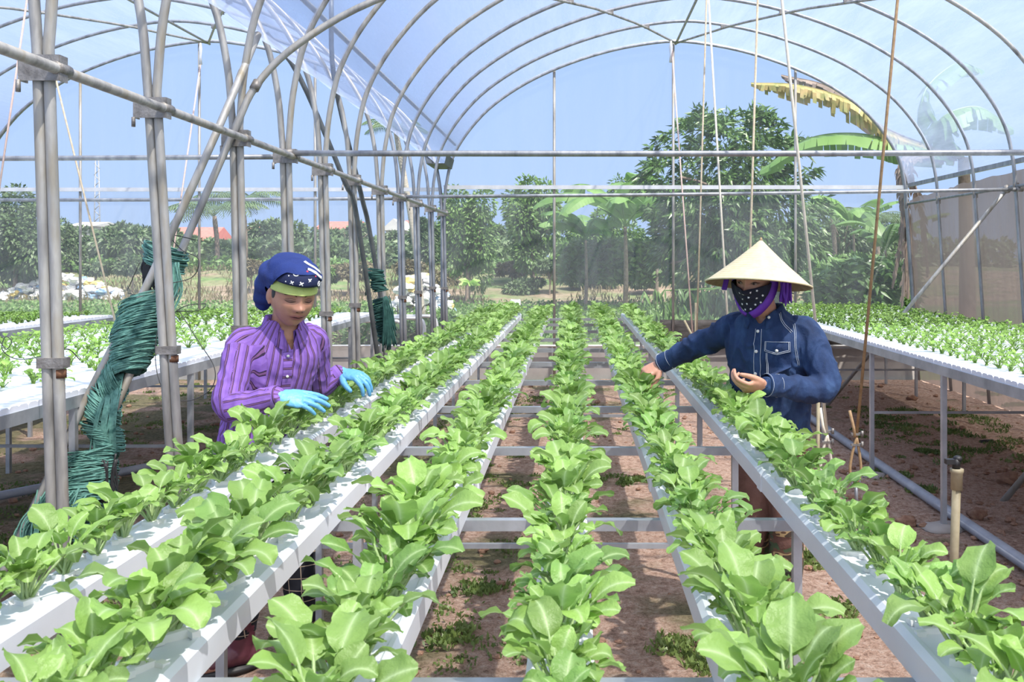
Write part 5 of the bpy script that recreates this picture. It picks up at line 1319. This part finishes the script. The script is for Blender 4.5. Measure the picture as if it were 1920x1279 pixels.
for off_ in (0, .005):
    addst([(-.033-off_, 1.259), (-.032-off_, 1.220+off_), (-.083, 1.206+off_), (-.135+off_, 1.220+off_), (-.133+off_, 1.259), (-.033-off_, 1.259)], off=.0085, step=8)
    addst([(-.038-off_, 1.212), (-.039-off_, 1.118+off_), (-.052, 1.104+off_), (-.116, 1.104+off_), (-.130+off_, 1.118+off_), (-.129+off_, 1.212)], off=.0055, step=8)
addst([(-.160, 1.16), (-.156, 1.22), (-.150, 1.28), (-.138, 1.335)], step=8); addst([(-.155, 1.16), (-.151, 1.22), (-.145, 1.28), (-.133, 1.332)], step=8)
addst([(-.135, 1.30), (-.09, 1.352), (-.075, 1.38)], step=8); addst([(-.130, 1.296), (-.088, 1.346), (-.072, 1.375)], step=8)
addst([(.165, .875), (.10, .822), (0, .812), (-.10, .822), (-.165, .875)], step=10)
st.build('stitching', M['stitch'], shirt)
for x, z in ((.003, 1.300), (.008, 1.215), (.013, 1.120), (.018, 1.025), (.024, .925), (-.083, 1.222)):
    h = bv.ray_cast(V((cc.x, cc.y, z))+Rm*x+Fm*.6, -Fm); q = h[0] if h[0] is not None else V((cc.x, cc.y, z))+Fm*.13
    k_ = .007 if x > -.05 else .009
    MB().tube([q+Fm*(k_-.004), q+Fm*(k_+.0005)], .0068, 14).build('button', M['button'], shirt)
q = V((.823,4.178,1.36))+BT @ V((-.052, .085, 0)); MB().tube([q, q+Fm*.005], .006, 12).build('button', M['button'], shirt)
for w_, d_ in ((wrR, dR), (wrL, dL)):
    ringtube(w_-d_*.030, d_, .044, .062, 28, 1.0).build('cuff', M['denim'], shirt)
    c_ = MB(); ref = d_.orthogonal().normalized(); r2 = d_.cross(ref)
    for dd in (-.004, -.055): c_.tube([w_+d_*dd+(ref*math.cos(a)+r2*math.sin(a))*.0463 for a in [2*PI*k/28 for k in range(28)]], .0009, 4, closed=True)
    c_.build('cuff_stitching', M['stitch'], shirt)
# trousers and boots
b = MB(); torso(b, lv([(.76,.862,4.235,.155,.115),(.84,.862,4.235,.158,.118),(.95,.86,4.23,.15,.11)]), BT)
for hp, kn, an in ((hipR, knR, anR), (hipL, knL, anL)): limb(b, [hp-V((0,0,.05)), (hp+kn)/2, kn, kn*.6+an*.4], [.098,.088,.070,.060])
me = remeshed(b, .006, 2, wr(.006, 10, 9), 'trousers'); link_mesh(me, 'trousers', M['brown_cloth'], man)
for hp, kn, an in ((hipR, knR, anR), (hipL, knL, anL)):
    b = MB(); sl = MB(); top = kn*.92+an*.08
    limb(b, [top, kn*.55+an*.45, kn*.2+an*.8, V((an.x, an.y, .07))], [.074,.072,.058,.052]); foot(b, an, Fm+V((-.15,0,0)), .27, .052, sl)
    me = remeshed(b, .006, 2, wr(.004, 9, 4), 'boot'); bo = link_mesh(me, 'boot', M['camo'], man); sl.build('sole', M['sole'], bo)
    ringtube(top+V((0,0,.045)), (0,0,1), .078, .05, 24, .98).build('boot_top', M['camo'], bo)
# conical hat
apex = P(1427, 448, 4.09); rim_c = P(1423, 533, 4.09); axh = (apex-rim_c).normalized(); axh = (axh+V((.035, .115, 0))).normalized()
h_ = .192; R_ = .220; ref = axh.orthogonal().normalized(); r2 = axh.cross(ref); base = apex-axh*h_
hat = MB(); N = 96
for j in range(33):
    t = j/32; rr = R_*(t**1.03); zz = h_*(1-t)-.004*math.sin(PI*t)
    for k in range(N): a = 2*PI*k/N; hat.v.append(base+axh*zz+(ref*math.cos(a)+r2*math.sin(a))*max(rr, .002)); hat.a.append(t)
for j in range(32):
    for k in range(N): hat.f.append((j*N+k, j*N+(k+1) % N, (j+1)*N+(k+1) % N, (j+1)*N+k)); hat.mi.append(0)
ho = hat.build('conical_hat', M['hat'], man, att='ring')
inn = MB(); inn.loft([[base+axh*(h_*(1-t)-.007)+(ref*math.cos(2*PI*k/N)+r2*math.sin(2*PI*k/N))*max(R_*t*.985, .002) for k in range(N)] for t in [j/16 for j in range(17)]], cap=False)
inn.build('hat_lining', M['hat_in'], ho)
MB().tube([base-axh*.002+(ref*math.cos(2*PI*k/N)+r2*math.sin(2*PI*k/N))*R_ for k in range(N)], .0042, 8, closed=True).build('hat_rim', M['hat'], ho)
MB().tube([apex-axh*.008, apex+axh*.006], [.008, .003], 8).build('hat_tip', M['hat_in'], ho)
# mask, ribbons, eyes
def shell(c, B, f, azr, zr, n=48, m=28, grow=.006, low=0):
    rows_ = []
    for j in range(m+1):
        z = zr[0]+(zr[1]-zr[0])*j/m; row = []
        for k in range(n+1):
            az = azr[0]+(azr[1]-azr[0])*k/n; zz = f(az, j/m) if f else z
            el = math.asin(max(-.999, min(.999, zz))); d = V((math.sin(az)*math.cos(el), math.cos(az)*math.cos(el), math.sin(el)))
            p = head_f(d); row.append(V(c)+B @ (p+V((d.x, d.y, d.z*.4)).normalized()*grow))
        rows_.append(row)
    return rows_
rows_ = shell(HC, HB, lambda az, t: (-.97 if abs(az) < 2 else -.97)*(1-t)+t*(-.13+.16*min(1, abs(az)/1.6)), (-1.75, 1.75), (0, 1), 60, 34, .008)
m_ = MB(); 
for r in rows_:      # the mask hangs flat over nose and mouth
    for k, p in enumerate(r):
        q = HB.transposed() @ (p-HC); 
        if q.y > .03: q.y = max(q.y, .093-.35*abs(q.x)*.9-abs(q.z+.05)*.10)
        r[k] = HC+HB @ q
m_.loft(rows_, cap=False, closed=False); mk = m_.build('face_mask', M['mask_navy'], man); mk.modifiers.new('s', 'SOLIDIFY').thickness = .003
mb_ = bvh_of(m_.mesh('tmp'), V((0,0,0)))
stars = MB(); random.seed(3)
for (x, z) in ((.030, -.035), (.005, -.032), (-.022, -.026), (-.045, -.020), (-.012, -.050), (.018, -.060), (-.038, -.055), (.002, -.082), (-.030, -.085), (.028, -.088), (-.052, -.075), (-.010, -.105), (.014, -.110), (-.062, -.045)):
    o_ = HC+HB @ V((x, .3, z)); h = mb_.ray_cast(o_, -(HB @ V((0,1,0))))
    if h[0] is None: continue
    nrm = h[1] if h[1].dot(HB @ V((0,1,0))) > 0 else -h[1]; e1 = nrm.orthogonal().normalized(); e2 = nrm.cross(e1); q = h[0]+nrm*.003; r_ = .0062; a0 = random.uniform(0, 6)
    ring = [q+(e1*math.cos(a0+PI*k/5)+e2*math.sin(a0+PI*k/5))*(r_ if k % 2 == 0 else r_*.42) for k in range(10)]
    stars.add([q+nrm*.0008]+ring, [(0, k+1, (k+1) % 10+1) for k in range(10)])
stars.build('star_print', M['white_print'], mk, smooth=False)
def ribbon(pts, wd, nrm, mat, par, name='chin_ribbon'):
    pts = cr(pts, 6); nrm = V(nrm); L_, R2 = [], []
    for i, p in enumerate(pts):
        t = (pts[min(i+1, len(pts)-1)]-pts[max(i-1, 0)]).normalized(); s_ = t.cross(nrm).normalized()*wd/2; L_.append(p+s_); R2.append(p-s_)
    m_ = MB(); m_.loft([L_, [a*.5+b_*.5+nrm*.003 for a, b_ in zip(L_, R2)], R2], cap=False, closed=False); o = m_.build(name, mat, par); o.modifiers.new('s', 'SOLIDIFY').thickness = .004; return o
lo = lambda x, y, z: HC+HB @ V((x, y, z))
ribbon([lo(-.086, .010, .05), lo(-.092, .02, -.01), lo(-.080, .045, -.065), lo(-.045, .080, -.112), lo(-.012, .088, -.134)], .038, HB @ V((-.8,.6,0)), M['purple_band'], man)
ribbon([lo(.084, .02, .05), lo(.092, .03, 0), lo(.078, .05, -.07), lo(.04, .08, -.118), lo(.012, .085, -.136)], .024, HB @ V((.8,.6,0)), M['purple_band'], man)
m_ = MB(); random.seed(8)
for i in range(26):      # tasselled ribbon ends below the brim
    x0 = random.uniform(-.022, .022); a = lo(-.125+x0, -.01+random.uniform(-.02,.02), .015); m_.tube(cr([a, a+V((random.uniform(-.006,.006), 0, -.05)), a+V((random.uniform(-.012,.012), 0, -.095-random.uniform(0,.02)))], 4), [.005]*8+[.003], 6)
for i in range(12):
    x0 = random.uniform(-.010, .010); a = lo(.108+x0, .05, .025); m_.tube(cr([a, a+V((-.006, 0, -.03)), a+V((-.014, 0, -.065))], 4), .005, 6)
m_.build('ribbon_end', M['purple_band'], man)
for k in (-1, 1):
    e = lo(k*.033, .0865, .0065); MB().sphere(e, (.0125,.005,.0034), 16, 10, R=HB).build('eye', M['eye_white'], man)
    eo = man.children[-1]; MB().sphere(e+HB @ V((.001,.0028,-.0004)), (.0062,.0040,.0034), 12, 8, R=HB).build('iris', M['eye_dark'], eo)
m_ = MB(); m_.sphere(lo(0, -.030, .02), (.082,.082,.10), 30, 20, R=HB)
me = remeshed(m_, .005, 1, wr(.002, 30, 1), 'hair'); cutout(me, lambda c, n: (HB.transposed() @ (c-HC)).y > .045 or (HB.transposed() @ (c-HC)).z > .088); link_mesh(me, 'hair', M['black'], man)

# ------------------------------------------------------------ worker in the purple shirt
be = math.radians(36); BT = frame((math.sin(be), -math.cos(be), 0)); Rw = BT @ V((1,0,0)); Fw = BT @ V((0,1,0))
wom = thing('person', 'person in a purple striped shirt, blue head wrap and blue gloves tending the leftmost channel', 'person', (-1.22, 3.88, 0))
WC = P(548, 553, 3.75); WB = frame((.50, -.74, -.27), (0.05, 0, 1)); cw = V((-1.17, 3.85, 0))
shR = cw+Rw*.140+V((0,0,1.275)); shL = cw-Rw*.140+V((0,0,1.280))
elR = V((-1.27, 3.60, 1.055)); wrR = P(523, 744, 3.56); elL = P(598, 726, 4.06); wrL = P(640, 699, 4.10)
nb = V((-1.140, 3.82, 1.355))
hipR = V((-1.30, 3.84, .84)); hipL = V((-1.20, 3.91, .84)); knR = V((-1.285, 3.74, .43)); knL = V((-1.09, 3.86, .43)); anR = V((-1.30, 3.80, .09)); anL = V((-1.09, 3.92, .09))
b = MB(); add_head(b, WC, WB, 1.04, 1.03)
limb(b, [nb-V((.01,0,.06)), nb, WC+WB @ V((0,-.03,-.06))], [.060,.050,.054])
torso(b, lv([(.80,-1.255,3.89,.135,.10),(.95,-1.24,3.88,.125,.09),(1.1,-1.20,3.865,.135,.095),(1.22,-1.175,3.85,.135,.095),(1.285,-1.165,3.845,.105,.078),(1.345,-1.145,3.83,.056,.052)]), BT)
limb(b, [shR+V((0,0,-.012)), elR, wrR], [.038,.034,.024]); limb(b, [shL+V((0,0,-.012)), elL, wrL], [.038,.034,.024])
for w_, e_ in ((wrR, elR), (wrL, elL)): limb(b, [w_, w_+(w_-e_).normalized()*.012], [.020,.014])
for hp, kn, an, fd in ((hipR, knR, anR, (-.8,-.6,0)), (hipL, knL, anL, (.7,-.7,0))): limb(b, [hp, kn, an], [.072,.05,.035]); foot(b, an, fd, .225, .036)
me = remeshed(b, .0032, 1, None, 'body'); set_face(me, WC, WB, 1.04, 1.03, 1.3); link_mesh(me, 'body', M['skin_w'], wom); fb = bvh_of(me, parent_world(wom))
for k in (-1, 1):
    face_curve(fb, WC, WB, [(k*.015, .024), (k*.033, .031), (k*.056, .024)], .0023, M['brow'], wom, 'eyebrow')
    face_curve(fb, WC, WB, [(k*.017, .0045), (k*.028, .0010), (k*.040, -.0005), (k*.053, .0035)], .0017, M['brow'], wom, 'eyelash')
    face_curve(fb, WC, WB, [(k*.017, .0105), (k*.034, .0135), (k*.052, .0095)], .0007, M['brow'], wom, 'eyelid')
    face_curve(fb, WC, WB, [(k*.0065, -.0345), (k*.010, -.0335), (k*.0135, -.0345)], .0022, M['brow'], wom, 'nostril', -.0008)
face_curve(fb, WC, WB, [(-.026, -.060), (-.012, -.0535), (0, -.0555), (.012, -.0535), (.026, -.060)], .0030, M['lips'], wom, 'upper_lip', -.0005)
face_curve(fb, WC, WB, [(-.022, -.0625), (-.010, -.0655), (.010, -.0655), (.022, -.0625)], .0036, M['lips'], wom, 'lower_lip', -.0010)
face_curve(fb, WC, WB, [(-.027, -.0605), (-.012, -.0590), (0, -.0600), (.012, -.0590), (.027, -.0605)], .0008, M['brow'], wom, 'mouth_line', .0016)
# shirt
b = MB(); lvl = [(.77,-1.262,3.892,.170,.130),(.88,-1.255,3.888,.165,.122),(1.0,-1.235,3.88,.155,.118),(1.11,-1.205,3.865,.162,.130),(1.21,-1.18,3.855,.168,.128),(1.285,-1.168,3.848,.150,.100),(1.33,-1.155,3.84,.100,.076),(1.365,-1.146,3.832,.068,.062)]
torso(b, lv(lvl), BT); dR = (wrR-elR).normalized(); dL = (wrL-elL).normalized()
limb(b, [shR-Rw*.04, shR, (shR+elR)/2+V((-.01,0,0)), elR, wrR-dR*.02], [.056,.060,.060,.058,.042]); limb(b, [shL+Rw*.04, shL, (shL+elL)/2, elL, wrL-dL*.02], [.056,.058,.056,.054,.040])
me = remeshed(b, .0046, 3, wr(.0075, 14, 8), 'shirt')
Vc = V((-1.150, 3.835, 0))
cutout(me, lambda c, n: (c-V((Vc.x, Vc.y, c.z))).dot(Fw) > .01 and c.z > 1.245 and abs((c-Vc).dot(Rw)+.004) < .042*(c.z-1.245)/.115)
cutout(me, lambda c, n: n.z < -.8 and c.z < .80)
def cz(z):
    for a_, b_ in zip(lvl, lvl[1:]):
        if z <= b_[0]: t = max(0, (z-a_[0])/(b_[0]-a_[0])); return V((a_[1]+(b_[1]-a_[1])*t, a_[2]+(b_[2]-a_[2])*t, z))
    return V((lvl[-1][1], lvl[-1][2], z))
assign_sx(me, cz, BT, [([shR, elR, wrR], .12), ([shL, elL, wrL], .12)])
shirt = link_mesh(me, 'shirt', M['stripe'], wom); bv = bvh_of(me, parent_world(wom))
def sxatt(mb, f, obj):
    a = obj.data.attributes.new('sx', 'FLOAT', 'POINT'); a.data.foreach_set('value', [f(v) for v in mb.v])
cb = collar(V((-1.143,3.828,1.352)), BT, (.062,.058), (.088,.083), .028, .028, .34, .034, .7); o = cb.build('collar', M['stripe'], shirt); o.modifiers.new('s', 'SOLIDIFY').thickness = .003
sxatt(cb, lambda v: math.atan2((v-V((-1.143,3.828,0))).dot(Rw), (v-V((-1.143,3.828,0))).dot(Fw))*.09+.7, o)
pl = patch(bv, BT, V((-1.18, 3.855, 0)), [(-.016, 1.245), (.018, 1.245), (.018, .80), (-.016, .80)], .003, 22); o = pl.build('placket', M['stripe'], shirt); sxatt(pl, lambda v: v.z+1, o)
for z in (1.23, 1.15, 1.07, .99, .91):
    h = bv.ray_cast(V((-1.18, 3.855, z))+Rw*.001+Fw*.6, -Fw)
    if h[0] is not None: MB().tube([h[0]+Fw*.003, h[0]+Fw*.0075], .0055, 12).build('button', M['button'], shirt)
for w_, d_ in ((wrR, dR), (wrL, dL)):
    cf = ringtube(w_-d_*.026, d_, .041, .055, 26, 1.02); o = cf.build('cuff', M['stripe'], shirt); sxatt(cf, lambda v: (v-w_).dot(d_)*.8+.004, o)
# gloves
b = MB(); limb(b, [wrR-dR*.05, wrR], [.029,.026]); hand(b, wrR, (.93, .10, -.10), (-.05, -.62, .78), (0, 1, .2), .98, (.18, .22, .26, .30), .07, (.45, .4), grow=1.1)
link_mesh(remeshed(b, .0024, 2, wr(.0008, 60, 2, .0003), 'glove'), 'glove', M['glove'], wom)
b = MB(); limb(b, [wrL-dL*.05, wrL], [.029,.026]); hand(b, wrL, (.86, -.36, -.10), (.2, -.35, .92), (0, -1, -.2), .98, (.52, .50, .50, .50), .13, (.85, .35), grow=1.1)
link_mesh(remeshed(b, .0024, 2, wr(.0008, 60, 2, .0003), 'glove'), 'glove', M['glove'], wom)
# trousers and boots
b = MB(); torso(b, lv([(.74,-1.255,3.89,.150,.115),(.84,-1.255,3.89,.152,.118),(.93,-1.245,3.885,.14,.105)]), BT)
for hp, kn, an in ((hipR, knR, anR), (hipL, knL, anL)): limb(b, [hp-V((0,0,.05)), (hp+kn)/2, kn, kn*.45+an*.55, kn*.25+an*.75], [.095,.088,.078,.066,.058])
link_mesh(remeshed(b, .006, 2, wr(.007, 10, 19), 'trousers'), 'trousers', M['plaid'], wom)
for an, kn, fd in ((anR, knR, (-.85,-.5,0)), (anL, knL, (.75,-.65,0))):
    b = MB(); sl = MB(); limb(b, [kn*.45+an*.55-V((0,0,.02)), kn*.2+an*.8, V((an.x, an.y, .07))], [.060,.052,.046]); foot(b, an, fd, .25, .048, sl)
    bo = link_mesh(remeshed(b, .006, 2, wr(.003, 9, 4), 'boot'), 'boot', M['maroon'], wom); sl.build('sole', M['black'], bo)
# head wrap
lw = lambda x, y, z: WC+WB @ V((x, y, z))
hw = MB(); hw.sphere(lw(0, -.030, .070), (.102,.122,.082), 40, 28, R=WB); hw.sphere(lw(0, .022, .090), (.092,.100,.055), 36, 24, R=WB)
limb(hw, [lw(.0, -.05, .055), lw(.015, -.10, .04), lw(.035, -.135, -.01), lw(.055, -.150, -.065), lw(.060, -.150, -.090)], [.095,.090,.072,.050,.030], 28)
def fold(co, n):
    q = WB.transposed() @ (co-WC); return .006*math.sin(q.z*95+q.x*22+5*noise.noise(co*9))*(.5+.5*noise.noise(co*6+V((3,0,0))))+.003*noise.noise(co*25)
me = remeshed(hw, .004, 3, fold, 'head_wrap'); cutout(me, lambda c, n: (lambda q: (q.y > -.02 and q.z < .052+.062*min(1, max(0, q.y/.07))-.03*max(0, abs(q.x-.01)-.05)/.04) or (q.y > -.07 and q.z < .012))(WB.transposed() @ (c-WC)))
wrap_o = link_mesh(me, 'head_wrap', M['navy'], wom); wb = bvh_of(me, parent_world(wom))
# lime band over the forehead
rows_ = shell(WC, WB, lambda az, t: (.25+.32*t)-.06*(abs(az)/1.9)**2, (-1.55, 1.55), (0, 1), 60, 12, .0125)
m_ = MB(); m_.loft(rows_, cap=False, closed=False); o = m_.build('head_band', M['lime'], wom); o.modifiers.new('s', 'SOLIDIFY').thickness = .003
# printed navy brim of cloth
rows_ = []
for j in range(15):
    t = j/14; row = []
    for k in range(49):
        az = -1.45+2.75*k/48; e_ = 1-(abs((az+.08)/1.42))**2.2; e_ = max(0, e_); el = .40+.05*(az > 0)*az+(.78*e_)*t+.06
        d = V((math.sin(az)*math.cos(el), math.cos(az)*math.cos(el), math.sin(el))); p = head_f(d, 1.04, 1.03)
        bul = .014+.026*math.sin(PI*min(1, t*.8+.2))*e_; row.append(lw(*(p+d*bul)))
    rows_.append(row)
m_ = MB(); m_.loft(rows_, cap=False, closed=False); pb_ = m_.build('printed_brim', M['print_navy'], wom); pb_.modifiers.new('s', 'SOLIDIFY').thickness = .004
tb = bvh_of(m_.mesh('tmp'), V((0,0,0)))
def motif(az, el, kind, r_, mat):
    d = WB @ V((math.sin(az)*math.cos(el), math.cos(az)*math.cos(el), math.sin(el))); h = tb.ray_cast(WC+d*.3, -d)
    if h[0] is None: return
    n = h[1] if h[1].dot(d) > 0 else -h[1]; e2 = (WB @ V((0,0,1))); e2 = (e2-n*e2.dot(n)).normalized(); e1 = e2.cross(n); q = h[0]+n*.0035; m_ = MB()
    if kind == 'ring':
        m_.tube([q+(e1*math.cos(a)+e2*math.sin(a))*r_ for a in [2*PI*k/20 for k in range(20)]], r_*.26, 6, closed=True)
        for s_ in (-1, 1): m_.tube([q+e1*s_*r_*.3-e2*r_*.3, q+e1*s_*r_*.3+e2*r_*.3], r_*.12, 6)
    elif kind == 'star':
        rg = [q+(e1*math.cos(PI*k/4+PI/4)+e2*math.sin(PI*k/4+PI/4))*(r_ if k % 2 == 0 else r_*.5) for k in range(8)]; m_.add([q+n*.001]+rg, [(0, k+1, (k+1) % 8+1) for k in range(8)])
    elif kind == 'cross':
        for a in (.6, 2.2): m_.tube([q-(e1*math.cos(a)+e2*math.sin(a))*r_, q+(e1*math.cos(a)+e2*math.sin(a))*r_], r_*.28, 6)
    else: m_.sphere(q, r_*.6, 10, 6)
    return m_.build('print', mat, pb_)
for az, el, kd, r_, mt in ((.30, .86, 'ring', .0095, 'white_print'), (-.18, .70, 'star', .0115, 'white_print'), (-.62, .62, 'ring', .0085, 'white_print'), (.10, .62, 'cross', .009, 'white_print'), (.40, .64, 'cross', .008, 'white_print'),
                           (-.12, .92, 'dot', .008, 'red_print'), (.62, .66, 'star', .007, 'white_print'), (.80, .58, 'cross', .006, 'white_print'), (-.42, .52, 'dot', .005, 'white_print'), (.28, .50, 'dot', .006, 'red_print'),
                           (.55, .80, 'dot', .005, 'white_print'), (-.45, .80, 'dot', .006, 'red_print'), (-.85, .50, 'star', .007, 'white_print'), (-1.0, .62, 'dot', .005, 'white_print'), (.98, .50, 'dot', .005, 'white_print')): motif(az, el, kd, r_, M[mt])
# two white bars on the wrap
for pts in ([(-.20, 1.00), (-.40, .93), (-.60, .82), (-.80, .72)], [(-.45, 1.32), (-.66, 1.12), (-.84, .98), (-1.0, .84)]):
    row = []
    for az, el in [pts[0]]+[((a[0]+b_[0])/2, (a[1]+b_[1])/2) for a, b_ in zip(pts, pts[1:])]+[pts[-1]]:
        d = WB @ V((math.sin(az)*math.cos(el), math.cos(az)*math.cos(el), math.sin(el))); h = wb.ray_cast(WC+d*.4, -d)
        if h[0] is not None: row.append((h[0]+h[1]*.002, h[1]))
    if len(row) > 1:
        m_ = MB(); L_, R2 = [], []
        for i, (p, n) in enumerate(row):
            t = (row[min(i+1, len(row)-1)][0]-row[max(i-1, 0)][0]).normalized(); s_ = t.cross(n).normalized()*.0075; L_.append(p+s_+n*.001); R2.append(p-s_+n*.001)
        m_.loft([L_, R2], cap=False, closed=False); o = m_.build('white_bar', M['white_print'], wrap_o); o.modifiers.new('s', 'SOLIDIFY').thickness = .002
m_ = MB()
for k in (-1, 1): m_.sphere(lw(k*.074, .012, .010), (.010,.022,.026), 14, 10, R=WB)
m_.build('hair', M['black'], wom)
